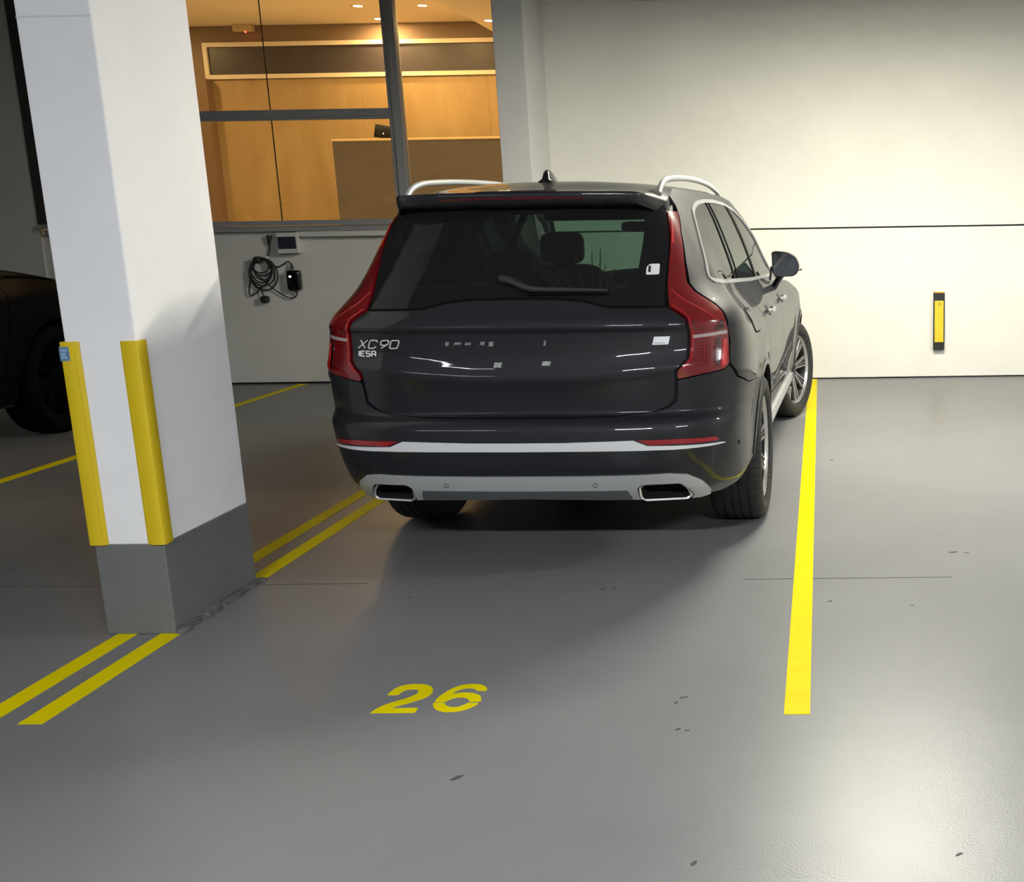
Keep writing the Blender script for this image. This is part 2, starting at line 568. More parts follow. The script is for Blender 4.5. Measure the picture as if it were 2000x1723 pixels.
# ------------------------------------------------------------------ columns
pil = empty('concrete_pillar', (-2.6475, 4.30, 0))
tag(pil, 'white square concrete pillar with grey painted foot standing on the double yellow lines', 'pillar')
box('shaft', M_pillar, -.1325, .1325, -.31, .31, .36, CEIL, pil, bevel=.006)
box('painted_foot', M_base, -.1335, .1335, -.311, .311, 0, .36, pil, bevel=.005)
box('plaster_seam', M_colgrey, -.131, .131, -.3112, -.309, 2.262, 2.268, pil)
M_crumb = mat('broken_floor_edge', (.10, .10, .10), .9, noise=(20, .5), bump=(60, .6))
mb = MB()
for i in range(26):
    y = -.30 + .62 * i / 25
    r = .018 + .016 * random.random()
    mb.superell(.138 + .012 * random.random(), y, .004, r, .02, .010 + .012 * random.random(), .8, 8, 5)
mb.build('chipped_skirt', M_crumb, pil, True)
col = empty('wall_column', (-2.6575, 10.25, 0))
tag(col, 'grey square column standing against the back wall behind the car', 'column')
box('shaft', M_colgrey, -.1325, .1325, -.35, .35, 0, CEIL, col, bevel=.006)

def corner_guard(x, sx, label, sticker):
    """L-shaped bumper strip round a pillar corner; sx = side of the pillar it wraps"""
    g = empty('corner_guard', (x, 3.99, .362))
    tag(g, label, 'corner guard', 'yellow corner guards on the pillar')
    W, T = .056, .014
    prof = [(-sx * W, -.001), (-sx * W, -.005), (-sx * .035, -T), (sx * .004, -T), (sx * .011, -.011), (sx * T, -.004), (sx * T, .035), (sx * .005, W), (sx * .001, W), (sx * .001, -.001)]
    MB().prism(prof, 2, 0, .775).build('strip', M_yelguard, g, smooth=True)
    MB().box(-sx * .036 - .006, -sx * .036 + .006, -.0125, -.0105, .02, .76).build('rib', M_yelguard, g)
    if sticker:
        o = box('sticker', mat('blue_sticker', (.12, .25, .42), .5, noise=(40, .4)), -sx * .004 - .018, -sx * .004 + .018, -.0152, -.0138, .705, .757, g)
        o['label'] = 'small blue printed sticker'
        for k, zz in enumerate((.716, .728, .742)):
            box('print_line', mat('pale_print', (.45, .58, .7), .5), -sx * .004 - .012, -sx * .004 + .010 - .006 * (k % 2), -.0156, -.0150, zz, zz + .004, o)
corner_guard(-2.515, 1, 'yellow corner guard on the right front edge of the white pillar', False)
corner_guard(-2.780, -1, 'yellow corner guard with a small blue sticker on the left pillar edge', True)

# ------------------------------------------------------------------ window to the hall
win = empty('window_1', (0, 10.75, 0))
struct(win, 'large interior window with grey metal frame above the grey wall')
box('sill', M_frame, -7.5, -2.79, -.07, .1, 1.545, 1.592, win, bevel=.004)
box('sill_step', M_frame, -7.5, -2.79, -.04, .1, 1.488, 1.541, win, bevel=.004)
box('sill_ledge', M_wallg, -5.05, -2.79, -.05, .03, 1.435, 1.486, win, bevel=.006)
mu = box('mullion', M_frame, -4.05, -3.93, -.05, .06, 1.592, 3.72, win, bevel=.004)
box('mullion_rib', M_frame, -4.008, -3.985, -.062, -.05, 1.592, 3.72, mu)
tr = box('transom', M_frame, -7.42, -4.05, -.045, .06, 2.523, 2.615, win, bevel=.004)
box('transom_rib', M_frame, -7.42, -4.05, -.056, -.045, 2.545, 2.556, tr)
box('jamb', mat('dark_jamb', (.045, .04, .035), .6), -7.56, -7.42, -.02, .1, 1.592, 3.72, win)
for x0, x1, z0, z1 in ((-7.42, -5.203, 1.592, 2.523), (-5.197, -4.05, 1.592, 2.523), (-7.42, -5.203, 2.615, 3.72), (-5.197, -4.05, 2.615, 3.72), (-3.93, -2.79, 1.592, 3.72)):
    box('pane', M_pane, x0, x1, .02, .024, z0, z1, win)
for z0, z1 in ((1.592, 2.523), (2.615, 3.72)):
    box('glazing_seal', M_dark, -5.203, -5.197, .015, .028, z0, z1, win)

# ------------------------------------------------------------------ the lit hall behind the window
M_ply = wood('warm_plywood', (.42, .295, .14), (.35, .225, .09), (2.2, 2.2, .5), .55)
M_hallc = mat('hall_ceiling_paint', (.85, .74, .56), .8)
M_hallb = mat('hall_brown_paint', (.26, .18, .12), .7)
struct(box('floor_hall', mat('hall_floor', (.88, .84, .76), .5), -9.2, -2.6, 10.94, 14.3, 1.30, 1.50), 'hall floor behind the window')
struct(box('ceiling_hall', M_hallc, -9.2, -2.6, 10.94, 14.3, 3.94, 4.05), 'warm lit hall ceiling with downlights')
struct(box('wall_hall_back', M_hallb, -9.2, -2.6, 14.03, 14.3, 1.5, 3.94), 'far wall of the lit hall')
struct(box('wall_hall_left', M_ply, -9.3, -9.2, 10.94, 14.3, 1.5, 3.94), 'left wall of the lit hall')
struct(box('wall_hall_right', M_hallb, -2.6, -2.5, 10.94, 14.3, 1.3, 3.94), 'right wall of the lit hall')
struct(box('trim_2', M_hallc, -3.75, -2.6, 10.94, 14.03, 3.70, 3.94), 'lowered soffit at the right of the hall ceiling')
hw = bpy.data.objects['wall_hall_back']
for x0, x1 in ((-9.2, -8.382), (-8.38, -7.462), (-7.46, -5.602), (-5.60, -4.052), (-4.05, -2.6)):
    box('panel', M_ply, x0, x1, 14.0, 14.03, 1.5, 3.31, hw)
box('post', mat('brown_post', (.20, .125, .065), .6), -7.60, -7.44, 13.86, 14.0, 1.5, 3.31, hw)
w2 = empty('window_2', (0, 14.0, 0))
struct(w2, 'dark strip window with pale frame high on the far hall wall')
M_pale = mat('pale_window_frame', (.80, .70, .54), .5)
box('rail', M_pale, -7.5, -2.62, -.03, .03, 3.69, 3.74, w2)
box('rail', M_pale, -7.5, -2.62, -.03, .03, 3.315, 3.365, w2)
box('stile', M_pale, -7.5, -7.45, -.03, .03, 3.365, 3.69, w2)
box('pane', mat('night_glass', (.055, .045, .05), .4), -7.45, -2.62, 0, .02, 3.365, 3.69, w2)
ct = empty('reception_counter', (-4.3, 13.3, 1.5))
tag(ct, 'wood fronted reception counter standing in the lit hall', 'counter')
M_cnt = wood('grey_brown_counter_wood', (.125, .105, .088), (.105, .086, .070), (1, 1, 3), .5)
box('front_panel', M_cnt, -1.30, 1.5, -.3, -.27, 0, .985, ct)
box('side_panel', M_cnt, -1.30, -1.27, -.27, .3, 0, .985, ct)
box('worktop', mat('pale_counter_top', (.78, .55, .30), .35), -1.31, 1.5, -.31, .3, .985, 1.01, ct, bevel=.004)
tb = empty('desk_screen', (-5.12, 13.3, 2.51), .12)
tag(tb, 'small dark tilted screen standing on the hall counter', 'screen')
mb = MB().box(-.11, .11, -.008, .008, 0, .155)
scr = mb.build('display', M_blackgloss, tb, bevel=.004)
scr.rotation_euler = (-.18, .16, 0)
scr.location = (0, 0, .02)
box('stand', M_blackgloss, -.05, .05, -.01, .09, 0, .02, tb)
box('light_dot', mat('screen_dot', (.9, .8, .6), .5, emit=(1, .8, .5), estr=2), -.012, 0, -.0095, -.008, .05, .062, scr)
em = empty('emergency_light', (-6.96, 13.97, 3.84))
tag(em, 'small cream emergency light with a red lamp under the hall ceiling', 'emergency light')
box('body', mat('cream_plastic', (.62, .50, .28), .5), -.12, .12, -.05, .03, .02, .10, em, bevel=.006)
MB().superell(.03, -.03, .012, .012, .012, .012, 1, 10, 6).build('red_lamp', mat('red_led', (.5, 0, 0), .4, emit=(1, .03, .01), estr=12), em, True)

def downlight(x, y, z, label, watts):
    d = empty('downlight', (x, y, z))
    tag(d, label, 'downlight', 'downlights in the hall ceiling')
    ring = MB()
    n = 20
    for i in range(n):
        a = 2 * PI * i / n
        for r, zz in ((.05, -.002), (.075, -.006), (.08, 0)):
            ring.v.append((r * math.cos(a), r * math.sin(a), zz))
    for i in range(n):
        for j in range(2):
            ring.f.append((i * 3 + j, i * 3 + j + 1, ((i + 1) % n) * 3 + j + 1, ((i + 1) % n) * 3 + j))
    ring.build('trim_ring', M_pale, d, True)
    MB().add([(.05 * math.cos(2 * PI * i / n), .05 * math.sin(2 * PI * i / n), -.003) for i in range(n)], [tuple(range(n))[::-1]]).build(
        'lens', mat('downlight_lens', (1, .9, .7), .5, emit=(1, .78, .45), estr=14), d)
    L = bpy.data.lights.new('downlight_lamp', 'AREA')
    L.shape = 'DISK'
    L.size = .1
    L.energy = watts
    L.color = (1, .64, .27)
    lo = bpy.data.objects.new('downlight_lamp', L)
    lo.location = (0, 0, -.01)
    link(lo, d)
for x, y, z, t in ((-5.14, 12.95, 3.94, 'left one of the two front downlights in the hall ceiling'), (-5.22, 13.75, 3.94, 'downlight nearest the far hall wall beside the mullion'),
                   (-4.43, 12.99, 3.94, 'right one of the two front downlights in the hall ceiling'), (-3.58, 12.6, 3.70, 'downlight in the lowered soffit beside the column'),
                   (-8.0, 13.0, 3.94, 'unseen downlight added to light the left end of the hall behind the pillar')):  # the left-end one is unseen, added to brighten the hall's left strip
    downlight(x, y, z, t, HALL_W)
for x, t in ((-6.5, 'unseen downlight added near the window for ceiling bounce, left one'), (-4.9, 'unseen downlight added near the window for ceiling bounce, middle one'), (-3.3, 'unseen downlight added near the window for ceiling bounce, right one')):
    downlight(x, 11.25, 3.94 if x < -3.75 else 3.70, t, HALL_W * 1.3)  # unseen extras, added so floor bounce lifts the hall ceiling

# ------------------------------------------------------------------ garage lamps
lamp_labels = ['linear ceiling lamp hanging over the bay line near the white wall', 'linear lamp over the aisle behind the viewer, middle one of three',
               'linear lamp over the aisle behind the viewer, leftmost of three', 'linear ceiling lamp over the empty bays at the right, out of the picture', 'linear lamp over the aisle behind the viewer, rightmost of three']
for (x, y, z, lx, power, colr), lab in zip(LAMPS, lamp_labels):
    t = empty('ceiling_lamp', (x, y, z))
    tag(t, lab, 'lamp', 'linear garage lamps')
    MB().prism([(-.100, -.024), (-.104, -.024), (-.045, .055), (-.03, .11), (.03, .11), (.045, .055), (.104, -.024), (.100, -.024), (.040, .050), (-.040, .050)], 0, -lx / 2 - .03, lx / 2 + .03).build('hood', mat('white_reflector', (.75, .75, .75), .5), t)
    tube = MB().lathe([(-lx / 2, .034), (lx / 2, .034)], 10).build('glowing_tube', mat('tube_glow_%d' % len(MATS), (.9, .9, .9), .5, emit=colr, estr=power), t, True)
    for s in (-1, 1):
        box('end_cap', M_frame, s * (lx / 2 + .012) - .012, s * (lx / 2 + .012) + .012, -.036, .036, -.036, .05, t)
        box('rod', M_frame, s * .35 * lx - .006, s * .35 * lx + .006, -.006, .006, .11, CEIL - z, t)

# ------------------------------------------------------------------ wall guard
g = empty('wall_bumper', (1.122, 10.6, .27))
tag(g, 'upright black and yellow rubber bumper fixed to the white back wall', 'wall bumper')
MB().prism([(0, 0), (-.06, .006), (-.06, .545), (-.05, .553), (0, .553)], 0, -.052, .052).build('rubber_body', M_black, g, bevel=.004)
box('yellow_panel', mat('bright_guard_yellow', (.86, .62, .03), .4, noise=(8, .06)), -.044, .042, -.064, -.058, .08, .475, g, bevel=.003)
box('top_cap', mat('orange_yellow_cap', (.75, .42, .03), .4), -.05, .05, -.06, -.004, .549, .557, g)
box('molded_mark', mat('guard_mark', (.62, .45, .02), .5), -.018, .022, -.066, -.063, .425, .46, g)

# ------------------------------------------------------------------ charging cable and fuse box on the grey wall
fb = empty('fuse_box', (-5.135, 10.77, 1.28))
tag(fb, 'small white fuse box with dark window on the grey wall', 'fuse box')
box('case', mat('white_plastic', (.62, .62, .58), .45), -.105, .105, -.085, 0, 0, .20, fb, bevel=.008)
box('window', mat('smoky_window', (.035, .038, .06), .15), -.088, .085, -.092, -.083, .045, .16, fb, bevel=.003)

ch = empty('charging_cable', (-5.43, 10.77, 1.085))
tag(ch, 'coiled black car charging cable with control box hanging on the wall', 'charging cable')
k = .00063
def wp(cx, cy, y=-.03):   # millimetre sketch of the coil: x right, y down from its centre
    return (cx * k, y, -cy * k)
mb = MB()
loops = [(0, 0, 222, 250), (20, 10, 205, 235), (-15, -60, 160, 190), (5, -110, 150, 130), (10, -80, 130, 170), (-5, -130, 120, 110), (15, -30, 190, 205)]
pts = []
for i, (cx, cy, rx, ry) in enumerate(loops):
    for j in range(28):
        a = 2 * PI * j / 28 + .4
        pts.append(wp(cx + rx * math.sin(a), cy - ry * math.cos(a), -.025 - .006 * i - .003 * math.sin(a * 2)))
mb.tube(pts, .0062, 7)
mb.build('coiled_cable', M_black, ch, True)
def smooth_path(p, n=8):
    out = []
    P = [Vector(q) for q in p]
    for i in range(len(P) - 1):
        a, b, c, d = P[max(i - 1, 0)], P[i], P[i + 1], P[min(i + 2, len(P) - 1)]
        for t in range(n):
            u = t / n
            out.append(tuple(.5 * ((2 * b) + (c - a) * u + (2 * a - 5 * b + 4 * c - d) * u * u + (3 * b - a - 3 * c + d) * u ** 3)))
    out.append(tuple(P[-1]))
    return out
MB().tube(smooth_path([wp(100, -215, -.05), wp(170, -130, -.045), (250 * k, -.04, 110 * k), wp(330, -140), wp(390, -185), wp(440, -160), wp(462, -90)]), .0062, 7).build('cable_to_box', M_black, ch, True)
MB().tube(smooth_path([wp(500, 290), wp(470, 350), wp(400, 375), wp(300, 340), wp(180, 260), wp(60, 130, -.06), wp(-40, 20, -.065), wp(-110, -60, -.06)]), .0062, 7).build('cable_from_box', M_black, ch, True)
MB().tube(smooth_path([wp(-150, -60, -.06), wp(-200, 100, -.05), wp(-250, 270), wp(-225, 325), wp(-150, 290), wp(-40, 210, -.06), wp(90, 120, -.065), wp(160, 20, -.06)]), .0062, 7).build('loose_loop', M_black, ch, True)
cb = MB().superell(490 * k, -.045, -100 * k, .064, .035, .098, .28).build('control_box', M_blackgloss, ch, True)
MB().superell(452 * k, -.083, -40 * k, .011, .006, .008, .8, 10, 6).build('status_lamp', mat('white_led', (.9, 1, .95), .4, emit=(.85, 1, .9), estr=6), cb, True)
MB().tube([wp(462, -150, -.04), wp(470, -70, -.045)], [.009, .016], 8).build('strain_relief', M_black, ch, True)
MB().tube([wp(500, 190, -.045), wp(498, 300, -.04)], [.016, .008], 8).build('strain_relief', M_black, ch, True)
MB().tube(smooth_path([wp(-45, 190, -.05), wp(-40, 270, -.04), wp(-20, 340, -.04)]), .006, 7).build('plug_lead', M_black, ch, True)
MB().superell(0, -.045, -385 * k, .042, .03, .036, .7).build('car_plug', M_black, ch, True)
MB().superell(-40 * k, -.05, 225 * k, .04, .045, .03, .7).build('cable_hook', M_black, ch, True)
MB().tube(smooth_path([wp(95, -215, -.03), wp(110, -300, -.02), wp(140, -420, -.02), wp(150, -500, -.025), wp(160, -560, -.03)]), .0055, 7).build('supply_lead', M_black, ch, True)
MB().tube([wp(135, -440, -.03), wp(150, -520, -.03), wp(160, -570, -.03), wp(162, -590, -.03)], [.008, .018, .026, .02], 10).build('wall_plug', M_black, ch, True)
box('cable_tag', mat('white_tag', (.8, .8, .78), .5), 75 * k, 125 * k, -.034, -.031, 235 * k, 270 * k, ch)

# ================================================================== the cars
# body surface, metres: x from the centre line, y forward from the rear bumper, z up
def pchip(xs, ys):
    xs=np.array(xs,float); ys=np.array(ys,float); h=np.diff(xs); d=np.diff(ys)/h
    m=np.zeros(len(xs)); m[0]=d[0]; m[-1]=d[-1]
    for i in range(1,len(xs)-1):
        if d[i-1]*d[i]>0:
            w1=2*h[i]+h[i-1]; w2=h[i]+2*h[i-1]; m[i]=(w1+w2)/(w1/d[i-1]+w2/d[i])
    def f(x):
        x=np.clip(np.asarray(x,float),xs[0],xs[-1]); i=np.clip(np.searchsorted(xs,x)-1,0,len(xs)-2)
        t=(x-xs[i])/h[i]; a=1-t
        return (a*a*(1+2*t))*ys[i]+t*a*a*h[i]*m[i]+t*t*(3-2*t)*ys[i+1]-t*t*a*h[i]*m[i+1]
    return f
def sstep(a,b,x):
    t=np.clip((np.asarray(x,float)-a)/(b-a),0,1); return t*t*(3-2*t)
YR=pchip([.26,.34,.40,.46,.52,.60,.66,.69,.71,.735,.80,.85,.885,.93,1.0,1.06,1.084,1.094,1.10,1.125,1.175,1.30,1.50,1.62,1.70,1.76],
         [.17,.10,.055,.028,.01,.0,.002,.012,.03,.064,.058,.046,.036,.048,.061,.062,.060,.047,.044,.052,.078,.135,.235,.298,.35,.44])
_z=np.arange(.20,1.80,.004); _y=YR(_z); _k=np.exp(-.5*(np.arange(-10,11)*.004/.0065)**2); _k/=_k.sum()
YR=pchip(_z,np.convolve(np.pad(_y,10,mode='edge'),_k,mode='valid'))
WZ=pchip([.24,.34,.40,.45,.50,.56,.62,.72,.80,.88,.96,1.02,1.06,1.10,1.14,1.18,1.22,1.27,1.33,1.40,1.48,1.56,1.62,1.68,1.72,1.75],
         [.885,.915,.935,.938,.942,.944,.946,.952,.960,.963,.962,.960,.956,.948,.932,.900,.861,.82,.784,.745,.703,.660,.625,.585,.545,.49])
W2=pchip([.24,.34,.50,.62,.72,.80,.88,.96,1.02,1.06,1.10,1.14,1.18,1.22,1.27,1.33,1.40,1.48,1.56,1.62,1.68,1.72,1.75],
         [.885,.915,.935,.945,.952,.958,.960,.955,.935,.915,.885,.848,.818,.802,.785,.762,.731,.695,.656,.622,.585,.545,.49])
LZ=pchip([.25,.6,1.0,1.1,1.3,1.6,1.75],[.75,.80,.80,.78,.66,.50,.4])
NZ=pchip([.25,.45,.6,.72,1.0,1.1,1.3,1.6,1.75],[3.6,4.2,4.7,5.2,4.8,4.6,4.4,4.6,4.0])
YF=pchip([.24,.4,.6,.8,.95,1.05,1.12,1.3],[4.72,4.90,4.95,4.93,4.86,4.75,4.6,4.3])
WHEELS=((1.09,.376),(4.075,.376))
def flare(x,y,z):
    # side width change from rear corner to cabin, wheel-arch lips, door scallop
    k=sstep(.35,1.05,y); ze=z+.02*np.maximum(y-1.2,0)*sstep(.95,1.05,z)*sstep(1.45,1.25,z)
    x=x*(1+k*(W2(ze)/WZ(z)-1))
    x=x*(1-.03*sstep(2.6,3.7,y)*sstep(1.1,1.2,z))
    for cy,cz in WHEELS:
        r=np.hypot(y-cy,z-cz); x=x+.014*np.exp(-((r-.44)/.075)**2)*sstep(.95,.8,z)*sstep(.45,.75,np.where(cy<2,y,9))
    x=x-.020*np.exp(-((z-.50)/.10)**2)*sstep(1.55,1.95,y)*sstep(3.65,3.3,y)
    return x
def S(s,z):
    s=np.asarray(s,float); z=np.asarray(z,float); sg=np.where(s<0,-1.0,1.0); s=np.abs(s)
    w=WZ(z); L=LZ(z); n=NZ(z)
    yr=YR(z-.045*sstep(.08,.55,s)*sstep(.76,.90,z)*sstep(1.06,.92,z)*1.1)
    ph=np.clip(s,0,1)*math.pi/2; a=np.sin(ph); b=np.cos(ph)
    rho=(a**n+np.maximum(b,1e-9)**n)**(-1/n)
    x=w*rho*a; y=yr+L-L*rho*b+np.maximum(s-1,0)
    return np.stack([sg*flare(x,y,z),y,z+0*x],-1)
def Sy(y,z):
    y=np.asarray(y,float); z=np.asarray(z,float)
    w=WZ(z); yr=YR(z); L=LZ(z); n=NZ(z)
    b=np.clip((yr+L-y)/L,0,.9999)
    x=w*(1-b**n)**(1/n)
    b2=np.clip((y-4.05)/(YF(z)-4.05),0,.9999); x=x*(1-b2**3)**(1/3)
    return np.stack([flare(x,y,z),y,z+0*x],-1)
def s_of_y(y,z):
    w=WZ(z); yr=YR(z); L=LZ(z); n=NZ(z); b=np.clip((yr+L-y)/L,0,.9999)
    return float(np.arctan2((1-b**n)**(1/n),b)/(math.pi/2))

def rear_s(x, z):
    """surface parameter of the rear face at a given x"""
    n = float(NZ(z)); A = min(abs(x) / float(WZ(z)), .9999)
    s = math.atan2(A, (1 - A ** n) ** (1 / n)) / (PI / 2)
    return s if x >= 0 else -s
def rear_pt(x, z, off=0.):
    s = rear_s(x, z)
    p = S(s, z); e = 1e-3
    n = np.cross(S(s + e, z) - S(s - e, z), S(s, z + e) - S(s, z - e)); n /= np.linalg.norm(n)
    return p + n * off
def sy(s, z):
    """(s, z) on the rear corner -> (y, z) on the side"""
    return (float(S(s, z)[1]), z)

KA = 1.45
ROOFC = pchip([.2, .45, .75, 1.2, 1.7, 2.2, 2.6, 2.85], [1.675, 1.705, 1.722, 1.735, 1.738, 1.725, 1.70, 1.672])
def ROOF(x, y): return np.stack([x, y, ROOFC(y) - .046 * (np.abs(x) / .585) ** 2.6], -1)
FT = pchip([3.4, 3.7, 4.0, 4.4, 4.75, 4.95], [1.10, 1.095, 1.08, 1.03, .95, .80])
def HOOD(x, y):
    z = FT(y); wt = Sy(y, z)[..., 0]
    return np.stack([x, y, z + .10 * np.clip(1 - (np.abs(x) / np.maximum(wt, .2)) ** 2.2, 0, 1)], -1)
def WIND(x, v):
    hw = .80 - .215 * v
    return np.stack([x, 3.80 - .86 * v - .14 * v * v - .34 * (x / hw) ** 2, 1.12 + .57 * v - .02 * v * v + 0 * x], -1)
def NOSE(x, z):
    w = WZ(z)
    return np.stack([x, 4.05 + (YF(z) - 4.05) * (1 - np.clip(np.abs(x) / w, 0, .999) ** 3) ** (1 / 3), z + 0 * x], -1)

# outlines read off the car: (s, z) on the rear, (y, z) on the side
TAIL = [(.575, 1.575), (.53, 1.46), (.487, 1.361), (.450, 1.262), (.419, 1.176), (.430, 1.168), (.449, 1.131), (.447, 1.082), (.441, 1.02), (.437, .962), (.409, .912), (.407, .878),
        (.47, .897), (.53, .908), (.551, .926), (.553, 1.019), (.563, 1.102), (.563, 1.150), (.555, 1.178), (.521, 1.235), (.516, 1.273), (.544, 1.358), (.600, 1.487), (.668, 1.575)]
GLASS_B = [(.41, 1.184), (.27, 1.187), (.21, 1.213), (.14, 1.224), (0, 1.226)]
GLASS_R = [(.41, 1.184), (.443, 1.262), (.480, 1.361), (.523, 1.46), (.567, 1.575), (.58, 1.60)]
GATE_R = [(0, .722), (.129, .722), (.266, .725), (.345, .735), (.378, .758), (.396, .785), (.400, .875), (.402, .915), (.430, .964), (.434, 1.02), (.440, 1.082), (.441, 1.128), (.424, 1.164), (.41, 1.178)]
R_ARCH = .44
def arch(cy, z_from, z_to, front, n=14, R=R_ARCH):
    out = []
    for i in range(n + 1):
        z = z_from + (z_to - z_from) * i / n
        dy = math.sqrt(max(R * R - (z - .376) ** 2, 0))
        out.append((cy + dy if front else cy - dy, z))
    return out
def arch_top(cy, a0, a1, n=24, R=R_ARCH):
    return [(cy - R * math.cos(a0 + (a1 - a0) * i / n), .376 + R * math.sin(a0 + (a1 - a0) * i / n)) for i in range(n + 1)]
BUMP_R = [(0, .716), (.129, .716), (.266, .719), (.350, .728), (.386, .752), (.404, .78), (.408, .870), (.47, .890), (.53, .901), (.554, .917), (.584, .857), (.68, .812)]
BUMP_R += [(s_of_y(y, z), z) for y, z in arch(1.09, .772, .43, False, 10)]
BUMP_R += [(.80, .405), (.72, .374), (.652, .353), (.57, .338), (.468, .336), (.3, .345), (0, .352)]
DLO_BOT = [(.42, 1.262), (.60, 1.245), (1.14, 1.219), (1.95, 1.182), (2.8, 1.155), (3.66, 1.128)]
DLO_TOP = [(3.5, 1.23), (3.3, 1.345), (3.1, 1.445), (2.85, 1.545), (2.6, 1.605), (2.3, 1.636), (1.9, 1.648), (1.5, 1.644), (1.2, 1.630), (1.035, 1.611), (.90, 1.585), (.615, 1.443), (.41, 1.315), (.385, 1.285)]
def dlo_z(y): return float(np.interp(y, [p[0] for p in DLO_BOT], [p[1] for p in DLO_BOT]))

def stroke_letters(text, x0, z0, h, wd, gap, r, shear, m, parent, name, off=.006):
    G = {'X': [[(0, 0), (1, 1)], [(.08, 1), (.92, 0)]],
         'C': [[(1, .78), (.88, 1), (.2, 1), (0, .85), (0, .15), (.15, 0), (.75, 0), (1, .22)]],
         '9': [[(1, .55), (.8, .40), (.2, .40), (0, .55), (0, .85), (.2, 1), (.85, 1), (1, .85), (1, .6), (.25, 0)]],
         '0': [[(.15, 0), (0, .15), (0, .85), (.15, 1), (.85, 1), (1, .85), (1, .15), (.85, 0), (.15, 0)]],
         'I': [[(.0, 0), (.0, 1)]], 'E': [[(1, 1), (0, 1), (0, 0), (1, 0)], [(0, .5), (.85, .5)]],
         'S': [[(1, 1), (.1, 1), (0, .9), (0, .6), (.1, .5), (.9, .5), (1, .4), (1, .1), (.9, 0), (0, 0)]],
         'A': [[(0, 0), (0, .85), (.15, 1), (.85, 1), (1, .85), (1, 0)], [(0, .42), (1, .42)]]}
    x = x0
    for chx in text:
        if chx == ' ':
            x += wd * .25
            continue
        mb = MB()
        cw = wd if chx != 'I' else 0
        for st in G[chx]:
            pts = []
            for i in range(len(st) - 1):
                for t in range(4):
                    u = t / 4
                    a, b = st[i], st[i + 1]
                    pts.append((a[0] + (b[0] - a[0]) * u, a[1] + (b[1] - a[1]) * u))
            pts.append(st[-1])
            mb.tube([rear_pt(x + p[0] * cw + shear * p[1] * h, z0 + p[1] * h, off) for p in pts], r, 6)
        mb.build(name, m, parent, True)
        x += cw + gap

def make_wheel(parent, y, x, flip, steer, mats):
    wh = MB()
    wh.lathe([(.100, .262), (.085, .250), (.03, .243), (-.08, .246), (-.115, .262), (-.118, .268), (-.10, .266), (.10, .266)], 56)
    wh.lathe([(.0, .0), (.0, .24)], 40)
    wh.lathe([(.035, .0), (.035, .17), (.012, .172)], 40)
    o = wh.build('wheel', mats['rim_dark'], parent, True)
    o.location = (x, y, .376)
    o.rotation_euler = (0, 0, (PI if flip else 0) + steer)
    # tyre with circumferential grooves and shoulder sipes
    half = [(.0, .3755), (.014, .3755), (.015, .368), (.024, .368), (.025, .3753), (.058, .3745), (.059, .367), (.069, .367), (.070, .374), (.104, .3715), (.120, .364), (.132, .348), (.1375, .325), (.134, .298), (.122, .276), (.112, .268)]
    prof = [(-a, r) for a, r in half[::-1]] + half[1:]
    V, F = [], []
    NB = 58
    m = len(prof)
    rings = []
    for i in range(NB):
        for fr, dep in ((0, 0), (.84, 0), (.87, 1), (.97, 1)):
            rings.append((2 * PI * (i + fr) / NB, dep))
    for a, dep in rings:
        for px, r in prof:
            rr = r - (.0055 if dep and .070 < abs(px) < .125 else 0)
            V.append((px, rr * math.cos(a), rr * math.sin(a)))
    n = len(rings)
    for i in range(n):
        i2 = (i + 1) % n
        for j in range(m - 1):
            F.append((i * m + j, i * m + j + 1, i2 * m + j + 1, i2 * m + j))
    t = obj('tyre', V, F, mats['tyre'], o, True)
    bm = bmesh.new(); bm.from_mesh(t.data)
    bmesh.ops.recalc_face_normals(bm, faces=bm.faces)
    for e in bm.edges:
        if len(e.link_faces) == 2 and e.calc_face_angle(0) > .6: e.smooth = False
    bm.to_mesh(t.data); bm.free()
    MB().lathe([(.098, .250), (.110, .258), (.117, .266), (.112, .270), (.095, .262)], 56, True).build('rim_lip', mats['alloy'], o, True)
    hub = MB().lathe([(.0, .0), (.088, .0), (.088, .055), (.080, .070), (.05, .075)], 32).build('hub', mats['alloy'], o, True)
    MB().lathe([(.088, .0), (.095, .0), (.095, .024), (.090, .028)], 24).build('centre_cap', mats['rim_dark'], o, True)
    for i in range(5):
        a = 2 * PI * i / 5 + .3
        nut = MB().lathe([(.0, .0), (.004, .0), (.004, .010), (.0, .011)], 12).build('wheel_bolt', mats['rim_dark'], o, True)
        nut.location = (.0885, .048 * math.cos(a), .048 * math.sin(a))
    # eight triple-blade spokes sharing one mesh
    base = None
    for i in range(8):
        if base is None:
            mb = MB()
            for (t0, t1, wd, dx) in ((.012, .036, .013, 0), (-.012, -.036, .013, 0), (.004, .012, .007, -.006), (-.004, -.012, .007, -.006)):
                r0, r1 = .052, .257
                q = []
                for r, t in ((r0, t0 - wd * .5), (r1, t1 - wd * .5), (r1, t1 + wd * .5), (r0, t0 + wd * .5)):
                    f = (r - r0) / (r1 - r0)
                    q.append((.080 + .024 * f + dx, t, r))
                v = q + [(p[0] - .022, p[1], p[2]) for p in q]
                mb.add(v, [(0, 1, 2, 3), (7, 6, 5, 4), (0, 4, 5, 1), (1, 5, 6, 2), (2, 6, 7, 3), (3, 7, 4, 0)])
            s = mb.build('spoke', mats['alloy'], o, bevel=.002, seg=1)
            base = s
        else:
            s = base.copy(); link(s, o)
        s.rotation_euler = (2 * PI * i / 8 + .15, 0, 0)
    MB().lathe([(-.02, .09), (.028, .09), (.028, .165), (-.0, .165)], 36).build('brake_disc', mats['disc'], o, True)
    return o

